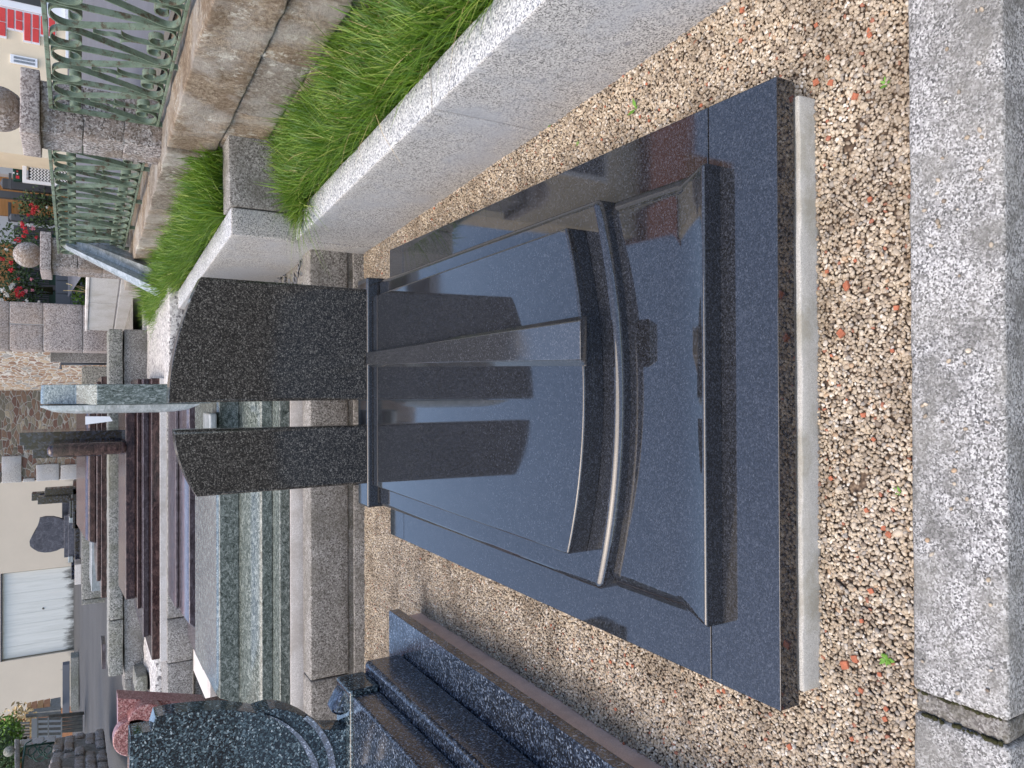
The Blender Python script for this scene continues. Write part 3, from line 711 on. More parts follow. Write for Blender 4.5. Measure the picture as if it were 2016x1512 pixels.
# ------------------------------------------------------------------ blue pearl tomb, lower left of the upright photo
L = thing('blue_pearl_tomb', 'blue pearl granite tomb with stepped slabs and a curved headstone, partly out of frame', 'tomb', (-1.85, 2.0, 0))
b = box(-2.66, -1.052, .5, 3.185, -.05, .118, .004); rough(b, .006, 9, maxlen=.07, seed=4)
obj('footing', b, SANDST, L, True)
autosmooth(obj('plinth_slab', box(-2.69, -1.010, .5, 3.178, .12, .168, .003), G_LAB2, L))
for nm, (x0, x1, y0, y1, z0, z1, wv) in (('lower_step', (-2.53, -1.160, .5, 3.035, .169, .337, .020)), ('top_slab', (-2.48, -1.222, .5, 2.844, .338, .452, .012))):
    autosmooth(obj(nm, box(x0, x1, y0, y1, z0, z1, wv, 4), G_LAB2, L), 50)
autosmooth(obj('headstone_base', box(-2.49, -1.203, 2.846, 3.03, .338, .462, .012, 4), G_LAB, L), 50)
YS = 2.895
out = [PY(x_, y_, YS) for x_, y_ in ((664, 1440), (640, 1437), (628, 1431), (612, 1420), (597, 1411), (580, 1403), (563, 1398), (545, 1395), (528, 1396), (514, 1400), (504, 1404), (490, 1402), (465, 1399), (438, 1397), (400, 1399), (364, 1402), (335, 1406), (306, 1412), (298, 1440), (262, 1446), (256, 1449))]
out = [(p.x, p.y, p.z) for p in out]
xc = -1.845; out.append((-1.52, YS, 1.245)); mir = [(2 * xc - p[0], p[1], p[2]) for p in out[::-1]]
out[0] = (out[0][0], out[0][1], .4625); mir[-1] = (mir[-1][0], mir[-1][1], .4625)
b = prism(out + mir, (0, .10, 0)); bevel(b, .0025, 2)
autosmooth(obj('headstone', b, [G_LAB], L), 38)
def inset_arc(pix, w0, w1, nm):
    P = [PY(x_, y_, YS - .002) for x_, y_ in pix]; Q = [np.array((p.x, p.z)) for p in P]; Q = catmull([tuple(q) for q in Q], 6); b = bmesh.new(); R = []
    for i, p in enumerate(Q):
        a = Q[max(0, i - 1)]; c = Q[min(len(Q) - 1, i + 1)]; t = (c - a) / (np.linalg.norm(c - a) + 1e-9); n_ = np.array([-t[1], t[0]])
        if n_[1] < 0: n_ = -n_
        w_ = w0 + (w1 - w0) * i / len(Q)
        R.append([b.verts.new(v_) for v_ in ((p[0] - n_[0] * w_, YS - .013, p[1] - n_[1] * w_), (p[0] + n_[0] * w_, YS - .001, p[1] + n_[1] * w_), (p[0] - n_[0] * w_, YS + .004, p[1] - n_[1] * w_))])
    for A, B in zip(R, R[1:]):
        for k in range(3): b.faces.new((A[k], A[(k + 1) % 3], B[(k + 1) % 3], B[k]))
    bmesh.ops.recalc_face_normals(b, faces=b.faces[:]); autosmooth(obj(nm, b, G_LAB2, L), 60)
inset_arc([(522, 1407), (545, 1416), (570, 1433), (592, 1455), (608, 1480), (618, 1503), (622, 1530)], .003, .014, 'carved_arc')
inset_arc([(600, 1411), (612, 1420), (628, 1438), (642, 1462), (650, 1485), (655, 1520)], .010, .012, 'carved_arc')
bb = box(0, .1, 0, .09, 0, .06, .02, 4)
for v_ in bb.verts: v_.co = Matrix.Rotation(radians(30), 3, 'Y') @ v_.co + Vector((-1.34, 2.93, .462))
autosmooth(obj('side_shoulder', bb, G_LAB2, L), 50)

# ------------------------------------------------------------------ rose stele behind it
R_ = thing('rose_stele', 'rose granite headstone with two round lobes behind the blue pearl headstone', 'headstone', PY(400, 1400, 4.7))
f = lambda x_, y_: PY(x_, y_, 4.7)
pr = [f(405, 1384), f(232, 1375), f(233, 1470), f(405, 1500)]
autosmooth(obj('back_stone', prism(pr, (0, .14, 0), 0), V_ROSE, R_), 40)
for (x_, y_, r_, nm) in ((262, 1440, .105, 'lobe'), (286, 1408, .095, 'lobe')):
    c_ = PY(x_, y_, 4.7); b = bmesh.new()
    N = 32; a = [b.verts.new((c_.x + r_ * cos(2 * pi * k / N), 4.615, c_.z + r_ * sin(2 * pi * k / N))) for k in range(N)]; d_ = [b.verts.new((q.co.x, 4.70, q.co.z)) for q in a]
    b.faces.new(a[::-1]); b.faces.new(d_)
    for k in range(N): b.faces.new((a[k], a[(k + 1) % N], d_[(k + 1) % N], d_[k]))
    bmesh.ops.recalc_face_normals(b, faces=b.faces[:]); bevel(b, .008, 3, [e for e in b.edges if e.calc_face_angle(0) > radians(60)])
    autosmooth(obj(nm, b, V_ROSE, R_), 50)
obj('plinth', box(-2.5, -1.93, 4.6, 4.95, .28, .75, .01), V_ROSEP, R_)

# ------------------------------------------------------------------ first granite ledge behind the gravel
W1 = thing('granite_ledge', 'grey granite ledge wall across the back of the gravel bed, with a lower course', 'wall', (-.8, 4, 0))
def blocks(bm, x0, x1, y0, y1, z0, z1, lens, seed=0, amp=.0015, gap=.004, w=.006, ml=.09):
    random.seed(seed); x = x1; i = 0
    while x > x0 + .05:
        ln = lens[i % len(lens)]; a = max(x0, x - ln)
        merge(bm, rough(box(a + gap, x - gap, y0, y1, z0, z1, w, 2), amp, 9, maxlen=ml, seed=seed + i)); x = a; i += 1
    return bm
obj('lower_course', blocks(bmesh.new(), -4.2, 1.04, 3.975, 4.14, -.1, .064, [.52, 1.05, 1.6, .8], 1), G_WALL, W1, True)
obj('mortar_line', box(-4.2, 1.04, 3.985, 4.14, .06, .10, 0), MORTAR, W1)
obj('upper_course', blocks(bmesh.new(), -4.2, 1.02, 3.978, 4.135, .095, .306, [1.05, 1.55, 1.9], 2), G_WALL, W1, True)

# ------------------------------------------------------------------ green veined tomb seen from its side
Gt = thing('green_tomb', 'long veined green granite tomb on a white footing, right behind the black uprights', 'tomb', (-.7, 4.9, .28))
obj('footing', rough(box(-1.98, .45, 4.171, 5.6, .25, .366, .003), .001, 9, maxlen=.1), CONC_W, Gt, True)
def prof(pts, x0, x1, sl=0.0, ends=0.0):
    """pts (y,z) cross-section swept along X; foot end can slant"""
    b = bmesh.new(); ym = sum(p[0] for p in pts) / len(pts)
    a = [b.verts.new((x0 + sl * (p[1] - pts[0][1]) , p[0], p[1])) for p in pts]; c = [b.verts.new((x1, p[0], p[1])) for p in pts]; n = len(pts)
    b.faces.new(a); b.faces.new(c[::-1])
    for i in range(n): b.faces.new((a[i], a[(i + 1) % n], c[(i + 1) % n], c[i]))
    bmesh.ops.recalc_face_normals(b, faces=b.faces[:]); return b
def pr_(nm, pts, x0, x1, mat, par, w=.006, sl=0.0):
    b = prof(pts, x0, x1, sl); bevel(b, w, 3, [e for e in b.edges if e.calc_face_angle(0) > radians(35)]); return autosmooth(obj(nm, b, mat, par), 50)
pr_('plinth_slab', [(4.176, .367), (4.176, .424), (5.59, .424), (5.59, .367)], -1.95, -.02, V_GREEN, Gt)
pr_('plinth_slab', [(4.176, .367), (4.176, .424), (5.59, .424), (5.59, .367)], -.016, .44, V_GREEN, Gt)
pr_('moulded_body', [(4.345, .425), (4.340, .484), (4.37, .505), (4.47, .545), (4.60, .562), (5.4, .562), (5.5, .52), (5.55, .425)], -1.90, -.02, V_GREEN, Gt, .004)
pr_('moulded_body', [(4.345, .425), (4.340, .484), (4.37, .505), (4.47, .545), (4.60, .562), (5.4, .562), (5.5, .52), (5.55, .425)], -.016, .42, V_GREEN, Gt, .004)
pr_('top_slab', [(4.60, .563), (4.60, .672), (4.64, .684), (5.42, .700), (5.42, .563)], -1.87, .02, V_GREEN, Gt, .005, sl=.5)
pr_('stele_base', [(4.45, .563), (4.45, .745), (5.35, .745), (5.35, .563)], .03, .30, V_GREEN, Gt, .01)
def at(x_, y_, Y): q = PY(x_, y_, Y); return q
# headstone seen edge on: shaped outline in the Y-Z plane
sp_ = [(4.42, .746), (4.42, 1.305), (4.53, 1.40), (4.55, 1.405), (4.78, 1.545), (4.86, 1.57), (5.0, 1.57), (5.22, 1.42), (5.22, .746)]
b = prof(sp_, -.072, .036); bevel(b, .004, 2, [e for e in b.edges if e.calc_face_angle(0) > radians(20)]); autosmooth(obj('headstone', b, V_GREENV, Gt), 30)
b = bmesh.new(); N = 14
V = []; Fc = []
for i in range(N + 1):
    z = .80 + (1.56 - .80) * i / N; wd_ = .045 * sin(pi * (i / N)) ** .35 + .012
    for k in range(9):
        a_ = -pi / 2 + pi * k / 8; V.append((-.075 - .048 * cos(a_) * min(1, wd_ / .05), 4.62 + .15 * max(0, z - 1.3) + .16 * sin(a_), z))
for i in range(N):
    for k in range(8): a_ = i * 9 + k; Fc.append((a_, a_ + 1, a_ + 10, a_ + 9))
Fc.append(tuple(range(9))); Fc.append(tuple(N * 9 + k for k in range(8, -1, -1)))
autosmooth(obj('rounded_face', pymesh('rf', V, Fc), V_PALEGR, Gt), 60)
obj('flower_holder', box(-.40, -.13, 4.50, 4.75, .70, .742, .012, 3), V_PALEGR, Gt)

# ------------------------------------------------------------------ purple grey tomb
Pt = thing('purple_tomb', 'low purple grey granite tomb between the green tomb and the second granite wall', 'tomb', (-.8, 5.9, .4))
obj('footing', box(-2.22, .3, 5.46, 6.33, .28, .60, .004), CONC_W, Pt)
pr_('plinth_slab', [(5.50, .601), (5.50, .64), (6.33, .64), (6.33, .601)], -1.95, .3, V_PURPLE, Pt)
pr_('body', [(5.56, .641), (5.55, .720), (5.62, .735), (5.80, .752), (6.2, .755), (6.3, .641)], -1.70, .25, V_PURPLE, Pt, .006, sl=.9)
pr_('top_slab', [(5.85, .756), (5.85, .775), (6.2, .790), (6.2, .756)], -1.60, .15, V_PURPLE, Pt, .004, sl=.9)

# ------------------------------------------------------------------ second and third granite walls
def Z(x_, Y, y_=1000): return PY(x_, y_, Y).z
W2 = thing('granite_ledge', 'second granite ledge wall behind the purple tomb, its left end rough and pale', 'wall', (-1, 6.4, .5))
obj('stone_face', blocks(bmesh.new(), -2.75, 1.0, 6.345, 6.80, .30, Z(329, 6.35), [1.3, 1.5, .35], 5, .004), G_WALL, W2, True)
obj('rough_top', rough(box(-2.95, -1.95, 6.805, 7.99, .3, .83, .01), .02, 4, maxlen=.08, seed=3), G_LIGHTROUGH, W2, True)
obj('rough_top', rough(box(.05, 1.05, 6.05, 9.75, .3, .80, .01), .006, 6, maxlen=.1, seed=8), G_LIGHTROUGH, W2, True)
Bt = thing('red_brown_tomb', 'red brown granite tomb of three steps on a white footing', 'tomb', (-.9, 7, .8))
z1_, z2_, z3_ = Z(298, 6.42), Z(270, 6.78), Z(247, 6.98)
obj('footing', box(-2.14, .1, 6.395, 7.9, .72, Z(315, 6.39), .003), CONC_W, Bt)
pr_('plinth_slab', [(6.41, Z(315, 6.41) + .001), (6.41, z1_), (7.85, z1_), (7.85, .82)], -2.12, .1, V_BROWN, Bt)
pr_('ledge', [(6.62, z1_ + .001), (6.60, Z(281, 6.62)), (7.7, Z(281, 6.62)), (7.7, z1_ + .001)], -1.99, .1, V_PURPLE, Bt, .008)
pr_('body', [(6.78, Z(281, 6.62) + .001), (6.77, z2_), (7.6, z2_), (7.6, Z(281, 6.62) + .001)], -1.80, .1, V_BROWN, Bt, .008)
pr_('top_slab', [(6.98, z2_ + .001), (6.97, z3_), (7.5, z3_ + .03), (7.5, z2_ + .001)], -1.76, -.1, V_BROWN, Bt, .008)
def stele_x(nm, par, x0, x1, y0, y1, z0, z1, mat, rnd=.0, top=None):
    pts = top or [(y0, z0), (y0, z1), (y1, z1), (y1, z0)]
    b = prof(pts, x0, x1); bevel(b, rnd or .004, 4 if rnd else 2, [e for e in b.edges if e.calc_face_angle(0) > radians(30)]); return autosmooth(obj(nm, b, mat, par), 50)
q = lambda x_, y_, Y: PY(x_, y_, Y)
Y_ = 6.9
a0, a1 = q(270, 898, Y_), q(92, 874, Y_)
stele_x('headstone', Bt, a0.x + .02, a1.x - .004, Y_, Y_ + .55, z3_ - .01, a1.z, V_BROWN, .045)
Dt = thing('slate_blue_headstone', 'tall slate blue headstone on a block, seen edge on beside the red brown one', 'headstone', (-.35, 7.3, 1))
Y_ = 7.25; a0, a1 = q(243, 870, Y_), q(38, 852, Y_)
stele_x('stone', Dt, a0.x, a1.x, Y_, Y_ + .6, q(243, 860, Y_).z, a1.z, V_BLACK, 0)
p_ = q(245, 866, Y_); p2 = q(269, 845, Y_)
stele_x('base', Dt, p_.x, p2.x, Y_ - .03, Y_ + .7, p2.z, p_.z, V_BLACK, 0)
a0, a1 = q(160, 882, 7.9), q(45, 871, 7.9)
stele_x('back_stone', Dt, a0.x, a1.x, 7.9, 8.3, a0.z, a1.z, V_BLACK, .01)
a0, a1 = q(200, 897, 8.0), q(64, 882, 8.0)
stele_x('side_stone', Dt, a0.x, a1.x, 8.0, 8.25, a0.z, a1.z, V_BLACK, .0)
# white open book like piece
p0, p1, p2_, p3 = q(168, 820, 6.6), q(168, 836, 6.6), q(222, 829, 6.6), q(216, 820, 6.6)
o = obj('white_plaque', prism([p0, p1, p2_, p3], (0, .05, 0), 0), WHITE); tag(o, 'small white tapered marble piece beside the green headstone', 'plaque')

W3 = thing('granite_ledge', 'third granite ledge wall with dirty face, behind the red brown tomb', 'wall', (-1, 8, .9))
obj('stone_face', blocks(bmesh.new(), -2.74, .6, 8.0, 8.5, Z(242, 8.0), Z(214, 8.0), [1.12, 1.68, .75, .4], 9, .004), G_MOSSY, W3, True)
obj('lower_face', blocks(bmesh.new(), -2.95, .6, 8.03, 8.5, .5, Z(245, 8.0), [1.5, 1.9, .6], 12, .008), G_WALL, W3, True)
o = obj('loose_block', rough(hexa([q(290, 1330, 7.4), q(290, 1362, 7.4), q(288, 1345, 8.2), q(285, 1297, 8.2), q(268, 1332, 7.4), q(266, 1360, 7.4), q(256, 1318, 8.6), q(258, 1293, 8.6)], .006), .006, 8, maxlen=.06), G_MOSSY, smooth=True); tag(o, 'loose granite block lying at the end of the ledge walls by the path', 'granite block')
o = obj('stone_slab', box(-2.78, -2.38, 9.0, 9.05, zpath(9) - .05, PY(200, 1290, 9).z, .003), V_PURPLE); 
p0, p1, p2_, p3 = q(200, 1268, 8.6), q(208, 1268, 8.6), q(208, 1317, 8.6), q(201, 1317, 8.6)
o.data.clear_geometry(); bb = prism([p0, p1, p2_, p3], (0, .3, 0), 0); bb.to_mesh(o.data); bb.free(); tag(o, 'small lilac stone slab edge standing above the third ledge wall', 'stone slab')

Rt = thing('dark_red_tomb', 'dark red veined granite tomb with thick top slab above the third ledge wall', 'tomb', (-1, 9, 1.1))
za, zb_, zc = Z(190, 8.75), Z(173, 8.95), Z(168, 8.95)
pr_('plinth', [(8.6, Z(214, 8.6)), (8.6, Z(199, 8.6)), (10.2, Z(199, 8.6)), (10.2, 1.05)], -2.12, .15, V_BROWN, Rt)
pr_('body', [(8.75, Z(199, 8.6) + .001), (8.75, za), (10.1, za), (10.1, Z(199, 8.6))], -1.98, .1, V_BROWN, Rt, .01)
pr_('top_slab', [(8.95, za + .001), (8.95, zb_ - .01), (9.02, zb_ + .022), (9.9, zb_ + .105), (9.9, za)], -1.62, .05, V_BROWN, Rt, .012, sl=.4)
St = thing('green_grey_tomb', 'thin pale green tomb slab end beside the asphalt, left of the dark red tomb', 'tomb', (-2, 10, 1.1))
p0, p1 = q(192, 1135, 10), q(178, 1165, 10)
pr_('slab', [(10.4, zpath(10.2) - .05), (10.4, Z(180, 10.4)), (11.2, Z(178, 10.4)), (11.2, zpath(10.4))], q(180, 1165, 10.4).x, -.6, V_PALEGR, St)
W4 = thing('granite_ledge', 'fourth granite ledge wall, farthest of the row beside the asphalt path', 'wall', (-1.5, 12, 1.1))
obj('stone_face', blocks(bmesh.new(), q(163, 1192, 12.2).x, .6, 12.2, 12.7, .9, Z(161, 12.2), [.7, 1.1], 4, .003, ml=.2), G_MOSSY, W4, True)

# black tombs and the flame shaped headstone
Bk = thing('black_cross_tomb', 'glossy black tomb with two narrow upright pillars near the cream wall', 'tomb', (-1.6, 13, 1.2))
def fb(nm, par, x0p, x1p, y0p, y1p, Y, dep, mat, w=.006):
    a = q(x1p, y1p, Y); c = q(x0p, y0p, Y); return autosmooth(obj(nm, box(min(a.x, c.x), max(a.x, c.x), Y, Y + dep, min(a.z, c.z), max(a.z, c.z), w, 2), mat, par), 50)
fb('base', Bk, 143, 158, 962, 1040, 13, 1.2, V_BLACK)
fb('body', Bk, 137, 144, 985, 1020, 13.2, 1.0, V_BLACK)
fb('pillar', Bk, 88, 158, 963, 973, 13.0, .25, V_BLACK)
fb('pillar', Bk, 62, 140, 972, 981, 13.4, .25, V_BLACK)
fb('pillar', Bk, 74, 137, 979, 989, 12.9, .25, V_BLACK)
fb('step', Bk, 122, 137, 988, 1025, 14.2, .5, V_GREY)
Ft = thing('flame_tomb', 'dark grey tomb with a flame shaped headstone pierced by a leaf opening', 'tomb', (-2.3, 14, 1.2))
fy = 14.0
oc = [(128, 1024), (118, 1021), (105, 1018), (90, 1018), (78, 1021), (77, 1026), (74, 1036), (69, 1048), (62, 1058), (58, 1066), (59, 1075), (62, 1078), (66, 1081), (75, 1086), (88, 1088), (100, 1087), (112, 1084), (120, 1080), (128, 1079)]
pts = [PY(a, c, fy) for a, c in oc]
b = bmesh.new(); a_ = [b.verts.new(p) for p in pts]; c_ = [b.verts.new((p.x, p.y + .14, p.z)) for p in pts]; n = len(pts)
f1_ = b.faces.new(a_); f2_ = b.faces.new(c_)
for i in range(n): b.faces.new((a_[i], a_[(i + 1) % n], c_[(i + 1) % n], c_[i]))
bmesh.ops.triangulate(b, faces=[f1_, f2_]); bmesh.ops.recalc_face_normals(b, faces=b.faces[:])
obj('headstone', b, V_GREY, Ft)
ol = [PY(a, c, fy + .05) for a, c in ((62, 1076), (72, 1068), (84, 1067), (99, 1073), (88, 1080), (75, 1081))]
obj('leaf_inset', prism(ol, (0, .08, 0), 0), V_BLACK, Ft)
fb('headstone_base', Ft, 126, 135, 1015, 1097, 13.9, .5, V_GREY)
fb('body', Ft, 134, 147, 1012, 1098, 13.3, 1.2, V_GREY)
fb('corner_block', Ft, 136, 145, 1017, 1029, 13.2, .08, V_PALEGR)
fb('corner_block', Ft, 134, 144, 1096, 1107, 13.2, .08, V_PALEGR)
fb('plinth', Ft, 147, 157, 1004, 1112, 13.0, 1.6, V_BLACK)
fb('side_slab', Ft, 140, 150, 1108, 1140, 13.6, .8, V_BLACK)
o = fb('far_slab', None, 147, 160, 1112, 1150, 12.6, .5, CONC_W); tag(o, 'pale stone slab end left of the flame tomb plinth', 'stone slab')

# leaning slab of grey green granite against the far railing
Ln = thing('leaning_stele', 'grey green polished headstone with sharp ridges leaning on the far railing', 'headstone', PY(290, 555, 6.9))
def lp(x_, y_, Y): return PY(x_, y_, Y)
tp = [lp(176, 462, 7.28), lp(169, 478, 7.08), lp(129, 476, 7.20), lp(131, 484, 7.04), lp(130, 491, 7.14)]
bt = [lp(315, 524, 6.62), lp(315, 535, 6.38), lp(315, 556, 6.50), lp(315, 570, 6.30), lp(315, 587, 6.42)]
b = bmesh.new(); tv = [b.verts.new(p) for p in tp]; bv_ = [b.verts.new(p) for p in bt]
for i in range(4): b.faces.new((tv[i], bv_[i], bv_[i + 1], tv[i + 1]))
dv = Vector((.04, .10, .03)); tb = [b.verts.new(tp[4] + dv), b.verts.new(lp(138, 457, 7.30))]; bb_ = [b.verts.new(bt[4] + dv), b.verts.new(bt[0] + Vector((.02, .05, 0)))]
b.faces.new((tv[4], bv_[4], bb_[0], tb[0])); b.faces.new((tb[0], bb_[0], bb_[1], tb[1])); b.faces.new((tb[1], bb_[1], bv_[0], tv[0]))
b.faces.new(tv + tb); b.faces.new(bv_[::-1] + bb_[::-1])
bmesh.ops.recalc_face_normals(b, faces=b.faces[:]); bmesh.ops.triangulate(b, faces=b.faces[:])
obj('stone', b, V_PALEGR, Ln)

# slate chips strip behind the ledge
n = 420
sx = rng.uniform(.42, .98, n); sy = rng.uniform(4.16, 6.0, n)
A = randrot(n, .35) * rng.uniform([.012, .008, .003], [.028, .016, .006], (n, 3))[:, None, :]
cv = np.array([(a, c, d) for a in (-1, 1) for c in (-1, 1) for d in (-1, 1)], float) * np.array([1, 1, 1]); cv[::3] *= .75
cf = np.array([(0, 1, 3, 2), (4, 6, 7, 5), (0, 4, 5, 1), (2, 3, 7, 6), (0, 2, 6, 4), (1, 5, 7, 3)])
me = instmesh('slate_chips', cv, cf, (A, np.stack([sx, sy, np.full(n, .27) + rng.uniform(0, .02, n)], 1)), SLATE, smooth=False)
o = obj('slate_chips', me, SLATE); tag(o, 'grey slate chips in the gap between tall kerb and ledge', 'slate chips', kind='stuff')
o = obj('chip_bed', box(.38, 1.05, 4.14, 6.1, .0, .268, 0), SOIL); tag(o, kind='structure')

# ------------------------------------------------------------------ light block wall behind the leaning stele
W5 = thing('light_stone_wall', 'wall of smooth pale stone blocks with thin cap, left of the far ball pillar', 'wall', (1, 8, .7))
pr0, pr1 = Vector((1.30, 7.3, 0)), Vector((.70, 9.7, 0))
dr = (pr1 - pr0).normalized(); nr = Vector((dr.y, -dr.x, 0))
def wb(a, c, z0, z1, mat, bm, d0=0, d1=.22, w=.005):
    return hexa([pr0 + dr * a + nr * d0 + Vector((0, 0, z0)), pr0 + dr * a + nr * d1 + Vector((0, 0, z0)), pr0 + dr * c + nr * d1 + Vector((0, 0, z0)), pr0 + dr * c + nr * d0 + Vector((0, 0, z0)),
                 pr0 + dr * a + nr * d0 + Vector((0, 0, z1)), pr0 + dr * a + nr * d1 + Vector((0, 0, z1)), pr0 + dr * c + nr * d1 + Vector((0, 0, z1)), pr0 + dr * c + nr * d0 + Vector((0, 0, z1))], w, 2, bm)
LIGHTB = granite('smooth_pale_block', [(0, (.36, .35, .33)), (.4, (.44, .43, .41)), (.8, (.50, .49, .47))], sc=300, bump=.1, stain=(.32, .30, .26), stain_sc=3, rough=.8)
b = bmesh.new()
wb(0, 1.55, 1.03, 1.285, LIGHTB, b); wb(1.56, 2.48, 1.03, 1.285, LIGHTB, b); wb(0, 1.3, .72, 1.015, LIGHTB, b); wb(1.31, 2.48, .72, 1.015, LIGHTB, b); wb(0, 2.48, .4, .705, LIGHTB, b)
obj('stone_face', b, LIGHTB, W5); obj('mortar_core', wb(0.01, 2.47, .4, 1.28, MORTAR, None, .012, .2, 0), CONC_W, W5); obj('cap', wb(-.01, 2.49, 1.286, 1.312, LIGHTB, None, -.012, .24), CONC_W, W5)

# tall pink granite pier, niche slab and rubble walls
Pi = thing('granite_pier', 'tall pier of large pinkish granite blocks between the flowers and the warm rubble wall', 'pier', (.7, 10, .7))
b = bmesh.new(); Yp = 9.9
xL, xR = q(100, 690, Yp).x, q(100, 597, Yp).x
for i, (za_, zb2, sp2) in enumerate(((.55, Z(230, Yp, 640), 0), (Z(229, Yp, 640), Z(164, Yp, 640), 0), (Z(163, Yp, 640), Z(85.5, Yp, 640), 0), (Z(84.5, Yp, 640), Z(19, Yp, 640), .5), (Z(18, Yp, 640), 2.9, 0), (2.91, 3.6, 0))):
    if sp2:
        xm_ = q(50, 638, Yp).x; merge(b, rough(box(xL, xm_ - .006, Yp, Yp + .5, za_, zb2, .01), .002, 6, maxlen=.12, seed=i)); merge(b, rough(box(xm_ + .006, xR, Yp, Yp + .5, za_, zb2, .01), .002, 6, maxlen=.12, seed=i + 3))
    else: merge(b, rough(box(xL, xR, Yp, Yp + .5, za_, zb2, .01), .002, 6, maxlen=.12, seed=i))
obj('stone_blocks', b, G_PINK, Pi, True); obj('mortar_core', box(xL + .01, xR - .01, Yp + .012, Yp + .48, .5, 3.58, 0), CONC_W, Pi)
W6 = thing('granite_low_wall', 'low granite block wall with flat top at the foot of the warm rubble wall', 'wall', (.3, 10, .8))
obj('stone_face', blocks(bmesh.new(), q(230, 770, 9.95).x - .3, xL - .01, 9.95, 10.4, .5, Z(252, 9.95, 720), [.5, .6], 6, .002, ml=.15), G_PINK, W6, True)
obj('upper_stone', blocks(bmesh.new(), q(230, 770, 9.95).x - .3, xL - .01, 9.97, 10.4, Z(251, 9.95, 720), Z(218, 9.95, 720), [1.2], 7, .002, ml=.15), G_PINK, W6, True)
o = fb('niche_slab', None, 99, 217, 691, 714, 10.5, .14, G_WALL); tag(o, 'upright grey stone slab standing against the warm rubble wall', 'stone slab')
o = obj('drain_pipe', sweep([q(216, 716, 10.7), q(160, 716.5, 10.7), q(120, 716, 10.7), q(119, 727, 10.7)], .018, 8), DGREY, smooth=True); tag(o, 'thin dark pipe beside the upright grey slab on the rubble wall', 'pipe')
RW = thing('warm_rubble_wall', 'warm ochre rubble stone wall with pale mortar behind the granite pier', 'wall', (.3, 12, 1))
x0_, x1_ = q(100, 768, 14.5).x, q(100, 690, 10.8).x
obj('stone_face', rough(hexa([(x0_, 14.5, .9), (x1_ + .06, 10.8, .7), (x1_ + .5, 10.9, .7), (x0_ + .5, 14.6, .9), (x0_, 14.5, 5.2), (x1_ + .06, 10.8, 5.2), (x1_ + .5, 10.9, 5.2), (x0_ + .5, 14.6, 5.2)], .0), .02, 3, maxlen=.25), R_WARM, RW, True)
DW = thing('dark_rubble_wall', 'dark red brown rubble stone wall behind the row of headstones', 'wall', (-.8, 16, 1))
Yd = 16.0
obj('stone_face', rough(box(q(80, 905, Yd).x, q(80, 760, Yd).x + .3, Yd, Yd + .5, .8, 5.0, 0), .03, 2.5, maxlen=.3, seed=2), R_DARK, DW, True)
b = bmesh.new(); xq0 = q(80, 947, Yd).x
for (za_, zb2, yl) in ((160, 118, 917), (117, 70, 914), (69, 44, 940), (43, 2, 895), (1, -40, 925), (-41, -80, 895)):
    xx = q(80, yl, Yd).x; merge(b, rough(box(xq0, xx, Yd - .04, Yd + .5, Z(za_, Yd, 930), Z(zb2, Yd, 930) - .012, .015), .006, 5, maxlen=.15, seed=za_))
obj('corner_blocks', b, G_KERB, DW, True)
obj('corner_infill', box(xq0 + .02, q(80, 893, Yd).x + .1, Yd - .01, Yd + .4, .8, 4.9, 0), R_DARK, DW)

# cream outbuilding with the white boarded door
CB = thing('cream_outbuilding', 'long cream rendered outbuilding with a wide white door, grimy at its foot', 'building', (-6, 28, 1.4))
Yc = 28.0
xa, xb_ = q(100, 1398, Yc).x, q(100, 900, Yc).x
dx0, dx1 = q(80, 1291, Yc).x, q(80, 1121, Yc).x; dzt = q(1, 1200, Yc).z
b = box(xa, dx0, Yc, Yc + 6, 1.2, 5.5, 0); box(dx1, xb_ + 3, Yc, Yc + 6, 1.2, 5.5, 0, 2, b); box(dx0, dx1, Yc + .001, Yc + 5.9, dzt, 5.5, 0, 2, b)
obj('wall', b, CREAM, CB)
obj('double_door', box(dx0 + .03, dx1 - .03, Yc + .12, Yc + .2, 1.42, dzt - .03, .01), GARAGE, CB)
bb = bmesh.new()
for k in range(9):
    xx = dx0 + .05 + (dx1 - dx0 - .1) * k / 8; box(xx - .008, xx + .008, Yc + .114, Yc + .1195, 1.43, dzt - .04, 0, 2, bb)
obj('door_battens', bb, GARAGE, CB)
obj('door_frame', box(dx0, dx1, Yc + .02, Yc + .10, dzt - .03, dzt, 0), DGREY, CB)
obj('door_handle', ball(q(85, 1198, Yc + .12), .035, seg=12), MORTAR, CB, True)
obj('roof', prism([(xa - .4, Yc - .4, 5.5), (xa - .4, Yc + 6.4, 5.5), (xa - .4, Yc + 3, 7.6)], (xb_ - xa + 3.8, 0, 0), 0), TILE, CB)
o = fb('steel_beam', None, 123, 137, 1310, 1404, 24.0, .3, PLINTH); tag(o, 'blue grey box beam running along the foot of the cream wall', 'beam')
o = fb('block_kerb', None, 139, 155, 1296, 1398, 23.0, .5, G_MOSSY); tag(o, 'low concrete block kerb between asphalt and cream wall', 'kerb')

